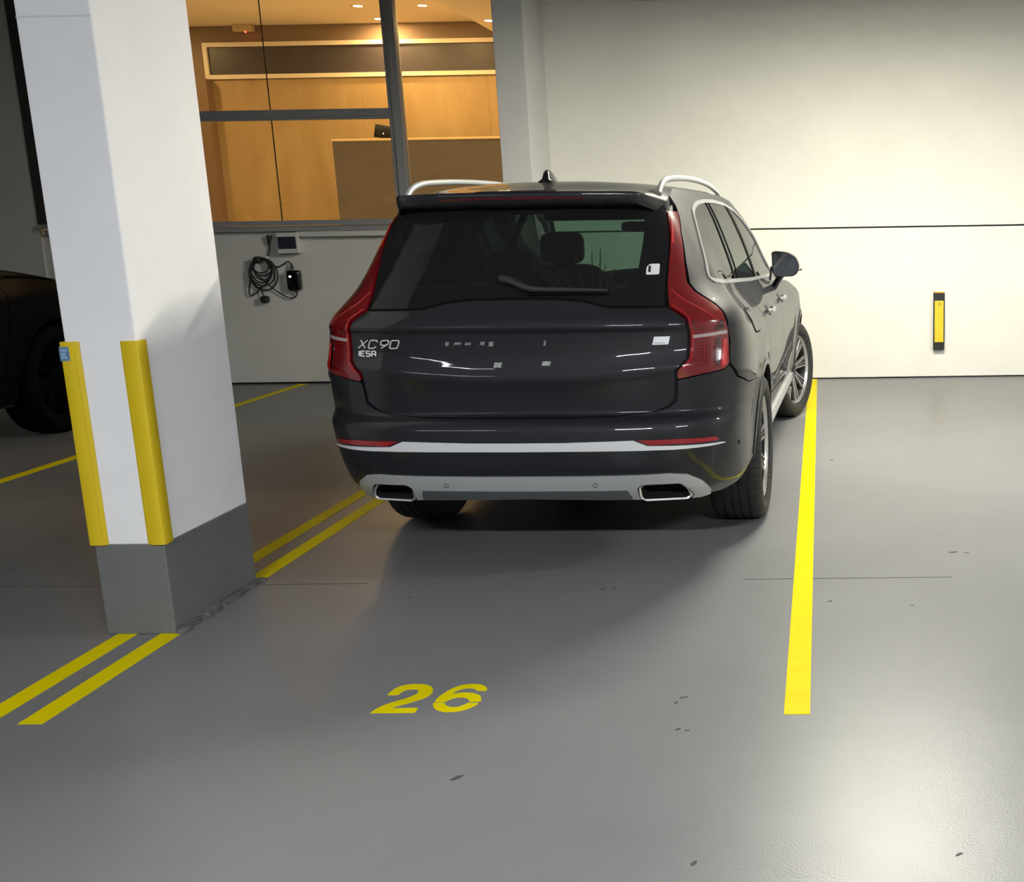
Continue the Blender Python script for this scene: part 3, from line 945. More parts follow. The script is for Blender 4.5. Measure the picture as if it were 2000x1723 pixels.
def build_car(loc, yaw_deg, label, paint, full):
    car = empty('suv_car', loc, math.radians(yaw_deg))
    tag(car, label, 'car')
    m = dict(
        chrome=mat('bright_chrome', (.80, .80, .81), .22, metal=.75), silver=mat('satin_silver', (.62, .63, .63), .38, metal=.45),
        rim_dark=mat('dark_rim_metal', (.02, .02, .022), .4, metal=.3), alloy=mat('machined_alloy', (.60, .59, .57), .3, metal=.9),
        tyre=mat('tyre_rubber', (.022, .022, .023), .68, noise=(12, .15)), disc=mat('brake_steel', (.12, .12, .12), .4, metal=.9),
        trim=M_blackgloss, seal=mat('black_seal', (.008, .008, .008), .8, spec=.05), rear_glass=glass('privacy_glass', (.135, .22, .19), 0, 1.36, grey_film=.045),
        side_glass=glass('side_privacy_glass', (.07, .10, .085), 0, 1.62), wind=glass('green_windscreen', (.62, .78, .68)))
    if not full:   # everything on the neighbour is black
        m.update({k_: mat('dull_black_trim', (.003, .003, .004), .8, spec=.05) for k_ in ('chrome', 'silver', 'rim_dark', 'alloy', 'tyre', 'disc', 'trim')})
    P = lambda *a, **k: patch(*a, **k)
    both = (False, True)
    # ---- dark inner body, closes the panel gaps
    q = [(s, .40) for s in (-.80, -.5, 0, .5, .80)] + [(.80, .70), (.60, .80), (.5, 1.15), (0, 1.15), (-.5, 1.15), (-.60, .80), (-.80, .70)]
    inner = P('inner_body', q, S, M_dark, car, off=-.022, th=0, d=.05, ka=KA)
    for mi in both:
        q = [(.80, .86), (.80, 1.10), (1.3, 1.18), (3.5, 1.10), (4.4, .98), (4.55, .8), (4.53, .5)] + arch(4.075, .46, .70, True, 6, .46)[0:] + arch_top(4.075, PI - .8, .19, 14, .46) + [(3.6, .44), (1.56, .44)] + arch_top(1.09, PI - .19, .9, 14, .46)
        P('inner_side', q, Sy, M_dark, inner, off=-.022, th=0, d=.06, mirror=mi)
    MB().box(-.80, .80, .75, 4.5, .24, .33).build('floor_pan', M_dark, car)
    MB().box(-.70, .70, .30, .75, .36, .42).build('tail_pan', M_dark, car)
    for cy in (1.09, 4.075):
        for sgn in (-1, 1):
            mb = MB()
            pts = arch_top(cy, -.15, PI + .15, 18, .47)
            for (y, z) in pts: mb.v += [(sgn * .955 if False else sgn * .925, y, z), (sgn * .60, y, z)]
            for i in range(len(pts) - 1): mb.f.append((2 * i, 2 * i + 1, 2 * i + 3, 2 * i + 2))
            k0 = len(mb.v)
            mb.v += [(sgn * .60, y, z) for y, z in pts]
            mb.f.append(tuple(range(k0, k0 + len(pts))))
            mb.build('wheel_housing', M_dark, car)
    # ---- rear bumper, tailgate, glass
    ex_r = [(.500, .350), (.497, .405), (.520, .424), (.680, .420), (.712, .385), (.722, .345), (.700, .328), (.520, .334)]
    EXH = clean_poly(round_poly(ex_r[::-1], .016, 4))
    exs = lambda sg, gr: [(sg * rear_s(x, z), z) for x, z in inset(EXH, -gr)]
    bumper_poly = BUMP_R + [(-a, b) for a, b in BUMP_R[::-1] if abs(a) > 1e-6]
    bm_ = P('rear_bumper', bumper_poly, S, paint, car, d=.014 if full else .03, ka=KA, th=.02, holes=[exs(1, .004), exs(-1, .004)])
    gp = GATE_R + GLASS_B_G
    gate_poly = gp + [(-a, b) for a, b in gp[::-1] if abs(a) > 1e-6]
    gate = P('tailgate', gate_poly, S, paint, car, d=.010 if full else .03, ka=KA, th=.02)
    glr = GLASS_B[::-1] + GLASS_R[1:] + [(.56, 1.66)]
    gl_poly = glr + [(-a, b) for a, b in glr[::-1] if abs(a) > 1e-6]
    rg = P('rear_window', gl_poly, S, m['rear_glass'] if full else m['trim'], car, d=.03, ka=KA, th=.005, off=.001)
    if full:
        P('ceramic_border', inset(gl_poly, -.012), S, m['seal'], rg, d=.03, ka=KA, th=0, off=-.006, holes=[round_poly([(-.36, 1.262), (.36, 1.262), (.47, 1.575), (-.47, 1.575)], .05, 6)])
    # ---- tail lights
    M_red = mat('red_lamp_lens', (.19, .003, .006), .2, coat=1., coat_rough=.04)
    M_red2 = mat('bright_red_reflector', (.62, .012, .012), .25, coat=1.)
    M_led = mat('dark_red_led_field', (.14, .002, .005), .3, coat=1.)
    nt = M_led.node_tree
    if not nt.nodes.get('led_grid'):      # grid of square light cells
        tc_, sx_, cx_, bk = (nt.nodes.new(k_) for k_ in ('ShaderNodeTexCoord', 'ShaderNodeSeparateXYZ', 'ShaderNodeCombineXYZ', 'ShaderNodeTexBrick'))
        bk.name = 'led_grid'
        bk.offset = 0
        bk.inputs['Color1'].default_value = (.26, .004, .008, 1)
        bk.inputs['Color2'].default_value = (.18, .003, .006, 1)
        bk.inputs['Mortar'].default_value = (.05, .001, .002, 1)
        bk.inputs['Scale'].default_value = 1
        bk.inputs['Mortar Size'].default_value = .0016
        bk.inputs['Brick Width'].default_value = .013
        bk.inputs['Row Height'].default_value = .013
        nt.links.new(tc_.outputs['Object'], sx_.inputs[0])
        nt.links.new(sx_.outputs['X'], cx_.inputs['X'])
        nt.links.new(sx_.outputs['Z'], cx_.inputs['Y'])
        nt.links.new(cx_.outputs[0], bk.inputs['Vector'])
        nt.links.new(bk.outputs['Color'], nt.nodes['Principled BSDF'].inputs['Base Color'])
    M_darkred = mat('smoked_red_bar', (.05, .001, .002), .25, coat=1.)
    M_clear = mat('clear_lamp_strip', (.42, .36, .34), .18, coat=1.)
    for mi in both:
        tl = P('tail_light', round_poly(TAIL, .008, 3), S, M_red, car, off=.004, th=.03, d=.02, ka=KA, mirror=mi)
        if not full: continue
        P('led_field', round_poly([(.452, 1.065), (.455, 1.12), (.478, 1.115), (.497, 1.075)], .012, 4), S, M_led, tl, off=.0055, th=.002, d=.02, ka=KA, mirror=mi)
        P('led_field', round_poly([(.444, .945), (.449, 1.038), (.500, 1.042), (.497, .935), (.46, .928)], .012, 4), S, M_led, tl, off=.0055, th=.002, d=.02, ka=KA, mirror=mi)
        P('reverse_strip', [(.448, 1.045), (.449, 1.059), (.552, 1.068), (.552, 1.054)], S, M_clear, tl, off=.0062, th=.003, d=.02, ka=KA, mirror=mi)
        P('side_reflector', round_poly([(.520, .918), (.541, .925), (.545, 1.030), (.534, 1.034)], .006, 3), S, M_red2, tl, off=.0062, th=.003, d=.02, ka=KA, mirror=mi)
        P('dark_bar', [(.502, .925), (.516, .924), (.525, 1.042), (.508, 1.042)], S, M_darkred, tl, off=.0058, th=.002, d=.02, ka=KA, mirror=mi)
        P('light_guide', [(.566, 1.53), (.578, 1.545), (.535, 1.44), (.522, 1.44)], S, M_red2, tl, off=.0062, th=.003, d=.02, ka=KA, mirror=mi)
        edge = [(.432, 1.186), (.455, 1.142), (.453, 1.08), (.443, .962), (.416, .912)]
        pe = [(edge[i][0] + (edge[i + 1][0] - edge[i][0]) * t / 6, edge[i][1] + (edge[i + 1][1] - edge[i][1]) * t / 6) for i in range(len(edge) - 1) for t in range(6)]
        mb = MB().tube([tuple(S(a, b) + np.array([0, -.005, 0])) for a, b in pe], .0022, 6)
        o = mb.build('edge_guide', M_red2, tl, True)
        if mi: o.scale = (-1, 1, 1)
        edge = [(.455, 1.25), (.470, 1.205), (.500, 1.165), (.535, 1.118)]
        pe = [(edge[i][0] + (edge[i + 1][0] - edge[i][0]) * t / 6, edge[i][1] + (edge[i + 1][1] - edge[i][1]) * t / 6) for i in range(3) for t in range(7)]
        o = MB().tube([tuple(S(a, b) + np.array([.002, -.004, 0])) for a, b in pe[::1]], .0022, 6).build('edge_guide', M_red2, tl, True)
        if mi: o.scale = (-1, 1, 1)
        P('smoked_panel', round_poly([(.512, 1.085), (.530, 1.10), (.548, 1.118), (.549, 1.075), (.515, 1.072)], .006, 3), S, M_darkred, tl, off=.0055, th=.002, d=.02, ka=KA, mirror=mi)
    # ---- bumper furniture
    if full:
        ch_r = [(0, .617), (.133, .618), (.312, .6255), (.345, .601), (.54, .590), (.553, .584), (.40, .581), (.365, .582), (.133, .581), (0, .580)]
        P('chrome_strip', ch_r + [(-a, b) for a, b in ch_r[::-1] if a], S, mat('brushed_bright_strip', (.86, .87, .89), .3, metal=.25), bm_, off=.006, th=.012, d=.02, ka=KA)
        for mi in both:
            P('reflector', [(.322, .6265), (.42, .626), (.512, .621), (.527, .602), (.40, .605), (.350, .604)], S, mat('deep_red_reflector', (.30, .006, .012), .25, coat=.8), bm_, off=.006, th=.012, d=.02, ka=KA, mirror=mi)
        sk = [(0, .466), (.124, .466), (.30, .468), (.396, .470), (.44, .460), (.479, .424), (.514, .366), (.518, .340), (.49, .330), (.30, .348), (0, .356)]
        P('skid_plate', sk + [(-a, b) for a, b in sk[::-1] if a], S, m['silver'], bm_, off=.008, th=.02, d=.02, ka=KA, holes=[exs(1, .003), exs(-1, .003)])
        lk = [(0, .398), (.29, .400), (.305, .352), (.29, .349), (0, .357)]
        P('skid_lower_band', lk + [(-a, b) for a, b in lk[::-1] if a], S, mat('darker_satin_silver', (.22, .235, .245), .4, metal=.7), bm_, off=.0095, th=.004, d=.02, ka=KA)
        for sg in (-1, 1):
            n = len(EXH)
            outer, innr = EXH, inset(EXH, .011)
            mb = MB()
            rings = []
            for poly, dy in ((inset(EXH, .002), .06), (outer, -.004), (inset(EXH, .004), -.012), (innr, -.006), (inset(EXH, .013), .10)):
                rings.append([(sg * x, float(YR(.40)) + .105 * (abs(x) / .72) ** 3 + dy + (.38 - z) * .35, z) for x, z in poly])
            nn = min(len(r) for r in rings)
            for r in rings[:4]: mb.v += r[:nn]
            for a in range(3):
                for i in range(nn):
                    mb.f.append((a * nn + i, a * nn + (i + 1) % nn, (a + 1) * nn + (i + 1) % nn, (a + 1) * nn + i))
            ex = mb.build('exhaust_trim', m['chrome'], car, True, angle=1.2)
            d_ = MB()
            d_.v = rings[3][:nn] + rings[4][:nn]
            d_.f = [(i, (i + 1) % nn, nn + (i + 1) % nn, nn + i) for i in range(nn)] + [tuple(range(nn, 2 * nn))]
            d_.build('exhaust_throat', M_dark, ex)
        for x in (-.335, .320):
            mb = MB()
            for r, y in ((.0105, .006), (.0105, .0105), (.0086, .0105), (.0083, .006)):
                mb.v += [tuple(rear_pt(x + r * math.cos(2 * PI * i / 18), .427 + r * math.sin(2 * PI * i / 18), y)) for i in range(18)]
            for a in range(3):
                for i in range(18): mb.f.append((a * 18 + i, a * 18 + (i + 1) % 18, (a + 1) * 18 + (i + 1) % 18, (a + 1) * 18 + i))
            mb.build('parking_sensor', mat('sensor_ring', (.10, .10, .105), .4), bm_, True)
        p = Sy(.30, .56)
        for mi in both:
            o = MB().superell(0, 0, 0, .004, .010, .010, .8, 14, 8).build('side_sensor', paint, bm_, True)
            o.location = ((-1 if mi else 1) * float(p[0]), .30, .56)
        # ---- badges and stickers
        M_badge = mat('badge_silver', (.75, .75, .76), .35, metal=.3)
        M_white = mat('white_letter', (.85, .85, .85), .4)
        stroke_letters('XC', -.693, 1.020, .034, .036, .012, .0030, .35, M_badge, gate, 'badge_letter')
        stroke_letters('90', -.592, 1.020, .034, .036, .010, .0030, .35, M_badge, gate, 'badge_letter')
        stroke_letters('IESA', -.690, .985, .022, .018, .0085, .0032, 0, M_white, gate, 'dealer_letter')
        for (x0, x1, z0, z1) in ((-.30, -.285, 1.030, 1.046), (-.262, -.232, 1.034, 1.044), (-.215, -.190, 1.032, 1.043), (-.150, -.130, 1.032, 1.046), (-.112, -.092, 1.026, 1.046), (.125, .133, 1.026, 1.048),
                                 (-.092, -.060, .936, .957), (.115, .150, .942, .960)):  # pale marks for blurred letter remnants; lower two carry lamp glints in their colour
            o = P('letter_glint_mark', [(rear_s(x0, z0), z0), (rear_s(x1, z0), z0), (rear_s(x1 + .004, z1), z1), (rear_s(x0 + .004, z1), z1)], S, mat('letter_glint_pale', (.30, .31, .30), .4, metal=.5, noise=(160, .7)), gate, off=.0035, th=.002, d=.02, ka=KA)
        st = P('white_plate_badge', [(rear_s(x, z), z) for x, z in ((.586, 1.024), (.652, 1.024), (.660, 1.058), (.594, 1.058))], S, mat('white_badge', (.95, .95, .96), .4), gate, off=.004, th=.003, d=.02, ka=KA)
        st['label'] = 'white slanted badge on the right of the tailgate'
        P('badge_print', [(rear_s(x, z), z) for x, z in ((.594, 1.0295), (.640, 1.0295), (.640, 1.0325), (.594, 1.0325))], S, mat('grey_print', (.35, .36, .37), .5), st, off=.0046, th=.001, d=.02, ka=KA)
        sr = round_poly([(.553, 1.312), (.606, 1.312), (.606, 1.356), (.566, 1.356), (.553, 1.343)], .006, 3)
        st = P('window_sticker', [(rear_s(x, z), z) for x, z in sr], S, mat('white_sticker', (.95, .95, .94), .5), rg, off=.003, th=.001, d=.02, ka=KA)
        st['label'] = 'white sticker with a black oblong on the rear window'
        P('sticker_print', [(rear_s(x, z), z) for x, z in ((.561, 1.322), (.571, 1.322), (.571, 1.348), (.561, 1.348))], S, M_black, st, off=.0042, th=.001, d=.02, ka=KA)
        # ---- rear wiper
        wp_ = [rear_pt(x, z, o) for x, z, o in ((-.055, 1.300, .018), (-.01, 1.288, .030), (.045, 1.262, .034), (.075, 1.252, .034), (.13, 1.250, .030), (.40, 1.246, .020))]
        wi = MB().tube(wp_, [.024, .023, .021, .019, .016, .010], 8, flat=(1, .7)).build('wiper_arm', mat('wiper_rubber', (.035, .035, .04), .6), car, True)
        MB().tube([rear_pt(x, z, .012) for x, z in ((.06, 1.238), (.2, 1.240), (.405, 1.238))], [.007, .009, .007], 6).build('wiper_blade', m['seal'], wi, True)
    # ---- spoiler
    mb = MB()
    NT = 44
    RP = 14
    for i in range(NT + 1):
        t = -1 + 2 * i / NT
        a = abs(t)
        sg = 1 if t >= 0 else -1
        xl = .607 * math.sin(t * PI / 2 * .85) / math.sin(PI / 2 * .85)
        kk = float(sstep(.70, 1.0, a))
        yl = .185 + .05 * a ** 2 + .20 * kk
        zl = 1.668 - .012 * a ** 2 - .028 * kk
        zb = 1.612 - .008 * a ** 2 - .046 * kk
        xu = xl * (1 + .03 * a)
        yu = float(rear_pt(min(abs(xu), .60), 1.605)[1]) + .02
        xa = xl * .965
        ya = .74
        za = float(ROOF(np.array(xa), np.array(ya))[2]) + .002
        ring = []
        for k_ in range(5):     # top, front to lip
            f = k_ / 5
            y = ya + (yl + .02 - ya) * f
            z0 = float(ROOF(np.array(xa), np.array(y))[2]) + .004
            ring.append((xa + (xl - xa) * f, y, z0 * (1 - f ** 2) + zl * f ** 2))
        ring += [(xl, yl + .006, zl - .001), (xl, yl, zl - .010), (xl, yl + .004, (zl + zb) / 2), (xl, yl + .014, zb + .008), (xl * 1.0, yl + .022, zb)]
        for k_ in range(1, 4):
            f = k_ / 3
            ring.append((xl + (xu - xl) * f, yl + .022 + (max(yu, yl + .05) - yl - .022) * f, zb + (1.600 - .03 * kk - zb) * f))
        ring.append((xa, ya, za - .05))
        mb.v += ring
    RP = len(ring)
    for i in range(NT):
        for j in range(RP):
            mb.f.append((i * RP + j, i * RP + (j + 1) % RP, (i + 1) * RP + (j + 1) % RP, (i + 1) * RP + j))
    mb.f.append(tuple(range(RP))); mb.f.append(tuple(NT * RP + j for j in range(RP))[::-1])
    sp = mb.build('roof_spoiler', paint, car, True, angle=.9)
    if full:
        MB().tube([(x, .183 + .05 * (x / .605) ** 2 + .006, 1.640 - .008 * (x / .6) ** 2) for x in np.linspace(-.34, .30, 20)], .006, 6).build('high_brake_light', mat('dim_red_lens', (.10, .004, .008), .3, coat=.6), sp, True)
    # ---- roof, fin, rails
    rp = [(-.575, .70), (.575, .70), (.582, 1.2), (.582, 2.0), (.572, 2.5), (.54, 2.80), (0, 2.92), (-.54, 2.80), (-.572, 2.5), (-.582, 2.0), (-.582, 1.2)]
    P('roof', rp, ROOF, paint, car, d=.05, th=.03)
    mb = MB()
    sec = []
    for f, h_, hw in ((0, .012, .042), (.10, .050, .038), (.22, .062, .034), (.5, .050, .027), (.8, .024, .016), (1, .002, .007)):
        y = .66 + .22 * f
        zb = float(ROOFC(y)) - .002
        mb.v += [(-hw, y, zb), (-hw * .42, y + .01 * f, zb + h_ * .45), (-hw * .25, y, zb + h_ * .96), (hw * .25, y, zb + h_ * .96), (hw * .42, y + .01 * f, zb + h_ * .45), (hw, y, zb)]
    for i in range(5):
        for j in range(5): mb.f.append((i * 6 + j, i * 6 + j + 1, (i + 1) * 6 + j + 1, (i + 1) * 6 + j))
    mb.f.append((0, 1, 2, 3, 4, 5))
    mb.build('shark_fin_antenna', m['trim'], car, True, angle=1.3)
    for sg in (-1, 1):
        pts = [(.572, .44, 1.655), (.573, .50, 1.690), (.572, .58, 1.713), (.570, .72, 1.728), (.566, 1.1, 1.744), (.562, 1.6, 1.750), (.558, 2.1, 1.738), (.552, 2.5, 1.708), (.548, 2.68, 1.675)]
        pp = [(sg * a, b, c) for a, b, c in smooth_path(pts, 6)]
        MB().tube(pp, [.0145] * len(pp), 10, flat=(.9, 1)).build('roof_rail', m['silver'], car, True)
    # ---- side panels
    side_in = inset(DLO_BOT + DLO_TOP, -.001)
    dlo = round_poly(DLO_BOT + DLO_TOP, .03, 4)
    quarter = [sy(s + .013, z) for s, z in ((.551, .926), (.553, 1.019), (.563, 1.102), (.563, 1.150), (.555, 1.180), (.521, 1.238), (.517, 1.273), (.544, 1.358), (.600, 1.487), (.664, 1.560), (.70, 1.605))]
    quarter += [(.55, 1.648), (.72, 1.684), (1.6, 1.688), (2.4, 1.682), (2.75, 1.655), (2.98, 1.565), (3.24, 1.44), (3.48, 1.31), (3.72, 1.155), (3.78, 1.10), (3.70, 1.092)]
    quarter += [(3.668, 1.128)] + DLO_TOP + DLO_BOT[:3] + [(1.30, dlo_z(1.30)), (1.42, 1.05), (1.50, .95), (1.53, .80), (1.50, .66)]
    quarter += arch_top(1.09, PI - .64, 1.11, 16, R_ARCH)
    quarter += [sy(.68, .818), sy(.588, .863)]
    rdoor = [(1.308, dlo_z(1.308)), (1.95, 1.182), (2.46, dlo_z(2.46)), (2.475, .9), (2.47, .45), (1.575, .45)] + arch(1.09, .47, .63, True, 4, .452) + [(1.508, .66), (1.538, .80), (1.508, .95), (1.428, 1.05)]
    fdoor = [(2.468, dlo_z(2.468)), (2.8, 1.155), (3.56, dlo_z(3.56)), (3.63, 1.06), (3.60, .85), (3.55, .62), (3.52, .45), (2.478, .45), (2.483, .9)]
    fender = [(3.638, 1.06), (3.64, 1.088), (3.8, 1.088), (4.0, 1.075), (4.4, 1.025), (4.60, .985), (4.62, .75), (4.60, .5), (4.52, .40)] + arch(4.075, .42, .50, True, 3) + arch_top(4.075, PI - .30, .17, 22) + [(3.60, .44), (3.528, .45), (3.558, .62), (3.608, .85)]
    inn = inset(dlo, .019)
    for mi in both:
        P('body_side', quarter, Sy, paint, car, d=.028, th=.02, mirror=mi)
        dr = P('rear_door', rdoor, Sy, paint, car, d=.035, th=.02, mirror=mi)
        df = P('front_door', fdoor, Sy, paint, car, d=.035, th=.02, mirror=mi)
        fe = P('front_fender', fender, Sy, paint, car, d=.035, th=.02, mirror=mi)
        P('sill', [(1.50, .445), (3.56, .445), (3.62, .40), (3.60, .27), (1.55, .27), (1.50, .36)], Sy, m['trim'], car, d=.06, th=.02, off=-.002, mirror=mi)
        P('sill_strip', [(1.55, .425), (3.52, .425), (3.50, .365), (1.56, .365)], Sy, m['silver'], car, d=.05, th=.02, off=.016, mirror=mi)
        P('window_surround', dlo, Sy, m['chrome'], car, off=.006, th=.012, d=.02, holes=[inn], mirror=mi)
        # panes between the black pillars
        def side(poly, p0, p1, keep):   # clip by the line p0-p1; keep 'rear' or 'front'
            a, b = (p1[1] - p0[1]), -(p1[0] - p0[0])
            c = a * p0[0] + b * p0[1]
            sgn_ = 1 if keep == 'front' else -1
            return clip(poly, a * sgn_, b * sgn_, c * sgn_)
        c0, c1 = (1.26, 1.19), (1.585, 1.66)
        c2, c3 = (1.315, 1.19), (1.63, 1.66)
        b0, b1 = (2.27, 1.16), (2.36, 1.66)
        b2, b3 = (2.37, 1.16), (2.44, 1.66)
        gm = m['side_glass'] if full else m['trim']
        P('quarter_window', side(inn, c0, c1, 'rear'), Sy, gm, car, off=-.002, th=.004, d=.04, mirror=mi)
        P('rear_door_window', side(side(inn, c2, c3, 'front'), b0, b1, 'rear'), Sy, gm, car, off=-.002, th=.004, d=.04, mirror=mi)
        P('front_door_window', side(inn, b2, b3, 'front'), Sy, gm, car, off=-.002, th=.004, d=.04, mirror=mi)
        P('window_pillar', side(side(inn, c0, c1, 'front'), c2, c3, 'rear'), Sy, m['seal'], car, off=.001, th=.012, d=.04, mirror=mi)
        P('window_pillar', side(side(inn, b0, b1, 'front'), b2, b3, 'rear'), Sy, m['seal'], car, off=.001, th=.012, d=.04, mirror=mi)
        if full:
            P('window_divider', side(side(inn, (1.43, 1.18), (1.70, 1.66), 'front'), (1.455, 1.18), (1.725, 1.66), 'rear'), Sy, m['seal'], car, off=.001, th=.012, d=.04, mirror=mi)
        # arch lips
        for cy in (1.09, 4.075):
            lip = arch_top(cy, .12, PI - .12, 30, R_ARCH - .010) + arch_top(cy, PI - .12, .12, 30, R_ARCH + .020)
            if cy < 2:
                lip = [p for p in lip]
            P('arch_trim', lip, Sy, paint, car, off=.005, th=.02, d=.03, mirror=mi)
        # handles
        for y0, dd in ((1.66, dr), (2.62, df)):
            mb = MB()
            pts = []
            for f in np.linspace(0, 1, 9):
                yy = y0 + .22 * f
                p = Sy(yy, 1.03 + .004 * f)
                pts.append((float(p[0]) + .012 + .026 * math.sin(PI * f) ** .5, yy, float(p[2])))
            o = mb.tube(pts, [.008] + [.0135] * 7 + [.008], 8, flat=(.8, 1)).build('door_handle', m['chrome'], dd, True)
            if mi: o.scale = (-1, 1, 1)
            P('handle_recess', round_poly([(y0 + .05, 1.0), (y0 + .17, 1.0), (y0 + .17, 1.055), (y0 + .05, 1.055)], .025, 5), Sy, M_dark, dd, off=.001, th=.001, d=.03, mirror=mi)
        # mirror
        sg = -1 if mi else 1
        mr = MB()
        prof = [(-.090, .085), (-.085, -.060), (-.060, -.082), (.060, -.078), (.090, -.050), (.098, -.005), (.075, .050), (.020, .082), (-.060, .092)]
        prof = round_poly(prof, .03, 4)
        for f, dy in ((.96, -.075), (1.0, -.060), (1.0, .0), (.86, .055), (.55, .085), (.0, .095)):
            mr.v += [(sg * (.945 + a * f), 2.96 + dy, 1.235 + b * f) for a, b in prof]
        n = len(prof)
        for a in range(5):
            for i in range(n): mr.f.append((a * n + i, a * n + (i + 1) % n, (a + 1) * n + (i + 1) % n, (a + 1) * n + i))
        mo = mr.build('door_mirror', m['trim'], car, True)
        g_ = MB()
        g_.v = [(sg * (.945 + a * .92), 2.888, 1.235 + b * .92) for a, b in prof]
        g_.f = [tuple(range(n))]
        g_.build('mirror_glass', mat('dark_mirror_glass', (.16, .17, .19), .05, metal=.9), mo)
        MB().tube([(sg * .865, 2.95, 1.085), (sg * .885, 2.955, 1.12), (sg * .915, 2.96, 1.165)], [.030, .026, .028], 10, flat=(1, .8)).build('mirror_stalk', m['trim'], mo, True)
        MB().prism([(2.86, 1.135), (3.08, 1.125), (3.02, 1.22)], 0, sg * .845 - .008, sg * .845 + .008).build('mirror_foot', m['trim'], mo)
        MB().tube([(sg * 1.04, 2.90, 1.196), (sg * 1.058, 2.90, 1.205)], .005, 6).build('mirror_indicator', m['trim'], mo, True)
    if full:
        P('fuel_flap', round_poly([(.83, 1.0), (1.07, .985), (1.10, 1.09), (.86, 1.10)], .05, 6), Sy, paint, car, off=.004, th=.006, d=.03)
        P('fuel_flap_gap', round_poly([(.822, .992), (1.077, .977), (1.108, 1.097), (.853, 1.108)], .055, 6), Sy, m['seal'], car, off=.002, th=.002, d=.03)
    # ---- front: hood, windscreen, nose
    hd = [(-.76, 3.62), (-.40, 3.70), (0, 3.74), (.40, 3.70), (.76, 3.62), (.80, 4.0), (.76, 4.4), (.62, 4.65), (.30, 4.78), (0, 4.82), (-.30, 4.78), (-.62, 4.65), (-.76, 4.4), (-.80, 4.0)]
    P('hood', hd, HOOD, paint, car, d=.05, th=.03, off=.002)
    P('windscreen', [(-.78, 0), (.78, 0), (.57, 1.02), (-.57, 1.02)], WIND, m['wind'] if full else m['trim'], car, d=.06, th=.005)
    fb_ = [(-.84, .30), (.84, .30), (.86, .62), (.80, .74), (.62, .92), (0, .96), (-.62, .92), (-.80, .74), (-.86, .62)]
    nose = P('front_bumper', fb_, NOSE, paint, car, d=.05, th=.02, sgn=-1)
    P('grille', round_poly([(-.36, .56), (.36, .56), (.42, .78), (.34, .88), (-.34, .88), (-.42, .78)], .05, 5), NOSE, m['trim'], nose, off=.006, th=.01, d=.05, sgn=-1)
    for mi in both:
        P('headlight', round_poly([(.50, .76), (.74, .75), (.72, .84), (.54, .88)], .02, 4), NOSE, mat('headlamp_glass', (.35, .37, .4), .1, coat=1.), nose, off=.006, th=.01, d=.05, sgn=-1, mirror=mi)
    # ---- wheels
    for cy in (1.09, 4.075):
        st = math.radians(-16 if full else 0) if cy > 2 else 0
        make_wheel(car, cy, .832 if cy < 2 else .826, False, st, m)
        make_wheel(car, cy, -.832 if cy < 2 else -.826, True, st, m)
    # ---- cabin
    if full:
        M_trim = mat('black_cabin_trim', (.012, .012, .013), .75)
        M_lea = mat('charcoal_leather', (.018, .017, .017), .55)
        box('cargo_floor', M_trim, -.62, .62, .22, 1.5, .70, .74, car)
        box('dashboard', M_trim, -.74, .74, 3.15, 3.62, .85, 1.075, car, bevel=.04)
        MB().box(-.53, .53, .85, 2.75, 1.60, 1.63).build('headliner', M_trim, car, bevel=.01)
        box('roof_header', M_trim, -.56, .56, 2.50, 2.80, 1.545, 1.62, car, bevel=.02)
        for x in (-.34, .34):
            box('sun_visor', M_trim, x - .19, x + .19, 2.60, 2.78, 1.545, 1.60, car, bevel=.01)
        MB().superell(0, 2.78, 1.50, .12, .03, .035, .5).build('rear_view_mirror', M_trim, car, True)
        def seat(x, y, w_, zt, zh):
            s = MB().superell(x, y + .22, .68, w_, .28, .10, .45).build('seat', M_lea, car, True)
            b = MB().superell(x, y - .06, (.62 + zt) / 2, w_, .085, (zt - .62) / 2, .45)
            b.build('backrest', M_lea, s, True)
            MB().superell(x, y - .11, zh - .09, .135, .055, .10, .5).build('headrest', M_lea, s, True)
            mb = MB()
            for dx in (-.06, .06): mb.tube([(x + dx, y - .10, zt - .04), (x + dx, y - .11, zh - .12)], .008, 6)
            mb.build('headrest_post', M_trim, s, True)
        for x in (-.40, .40): seat(x, 2.45, .27, 1.28, 1.47)
        for x in (-.46, .46): seat(x, 1.60, .235, 1.18, 1.38)
        seat(0, 1.62, .20, 1.08, 1.20)
        sw = MB()
        pts = []
        for i in range(28):
            a = 2 * PI * i / 28
            pts.append((-.40 + .185 * math.cos(a), 2.98 - .07 * math.sin(a), 1.0 + .17 * math.sin(a)))
        sw.tube(pts, .016, 8, closed=True)
        sw.superell(-.40, 2.99, 1.0, .06, .03, .05, .7, 12, 8)
        for a in (0, PI): sw.tube([(-.40, 2.98, 1.0), (-.40 + .18 * math.cos(a), 2.98, 1.0)], .014, 6)
        sw.build('steering_wheel', M_trim, car, True)
    return car

GLASS_B_G = [(a, b - .009) for a, b in GLASS_B]
M_paint = mat('dark_grey_metallic_paint', (.011, .0118, .0155), .5, metal=0., coat=.6, coat_rough=.025, spec=.25)
M_paint2 = mat('black_car_paint', (.002, .002, .003), .6, spec=.06)
car = build_car((-1.306, 4.57, 0), -2.4, 'dark grey SUV parked nose to the wall with front wheels turned right', M_paint, True)
car2 = build_car((-6.80, 4.25, 0), 0, 'black SUV in the next bay, mostly hidden by the white pillar', M_paint2, False)
car2.scale = (1, 1, 1.10)

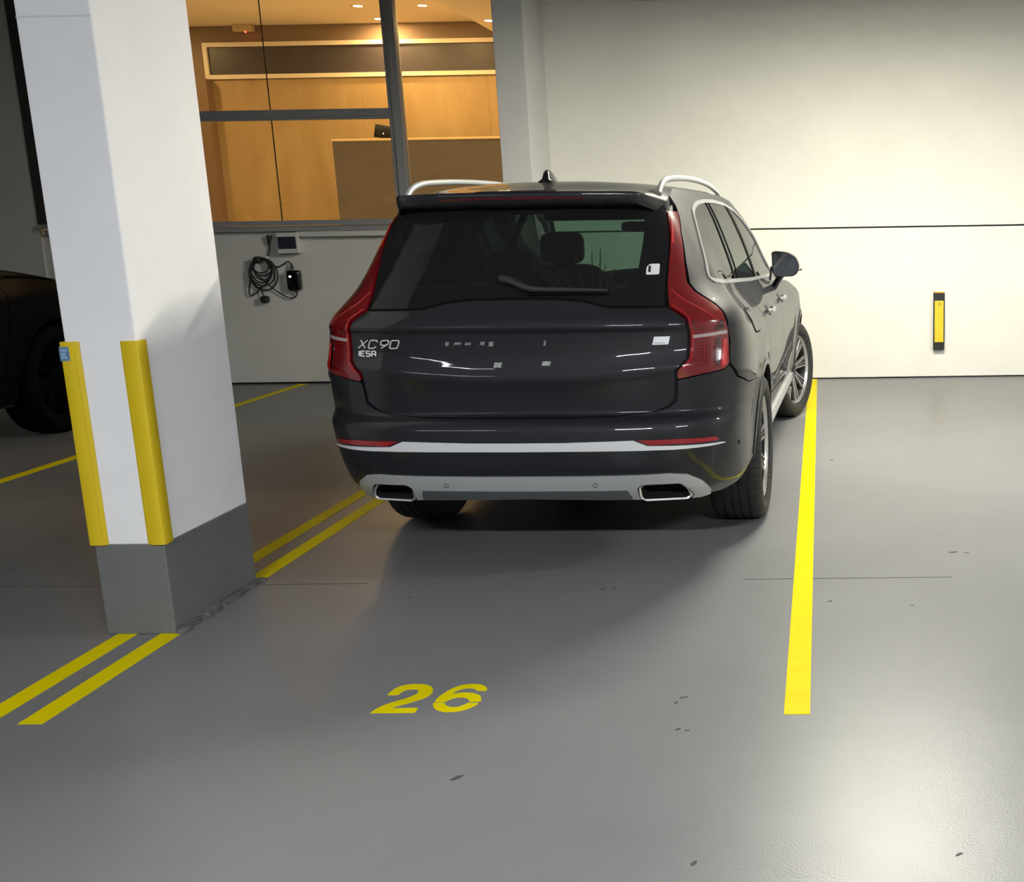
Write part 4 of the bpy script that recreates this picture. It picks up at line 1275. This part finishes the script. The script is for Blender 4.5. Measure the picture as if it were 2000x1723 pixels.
# ------------------------------------------------------------------ grasses standing in the cargo space
gr = empty('potted_grass', (-1.06, 5.15, .745))
tag(gr, 'tall thin grass stems standing in the car behind its rear window', 'plant')
M_stem = mat('dry_grass_stem', (.20, .21, .11), .7)
MB().lathe([(0, 0), (0, .08), (.14, .10), (.14, .085), (.12, .08), (.12, 0)], 20).build('pot', M_dark, gr, True)
gr.children[0].rotation_euler = (0, -PI / 2, 0)
for i, (tx, ty, tz) in enumerate(((-.33, .0, .62), (-.29, .03, .66), (-.26, -.02, .60), (-.20, .02, .62), (.0, .0, .66), (.035, .02, .67), (.06, .0, .60), (.10, .01, .58), (.17, .0, .55), (-.08, .03, .64))):
    b = (random.uniform(-.04, .04), random.uniform(-.03, .03), .12)
    mid = (b[0] + (tx - b[0]) * .38, b[1] + (ty - b[1]) * .4, .12 + (tz - .12) * .58)
    MB().tube(smooth_path([b, mid, (tx, ty, tz)], 8), [.0062 * (1 - j / 18) + .0010 for j in range(17)], 5).build('stem', M_stem, gr, True)
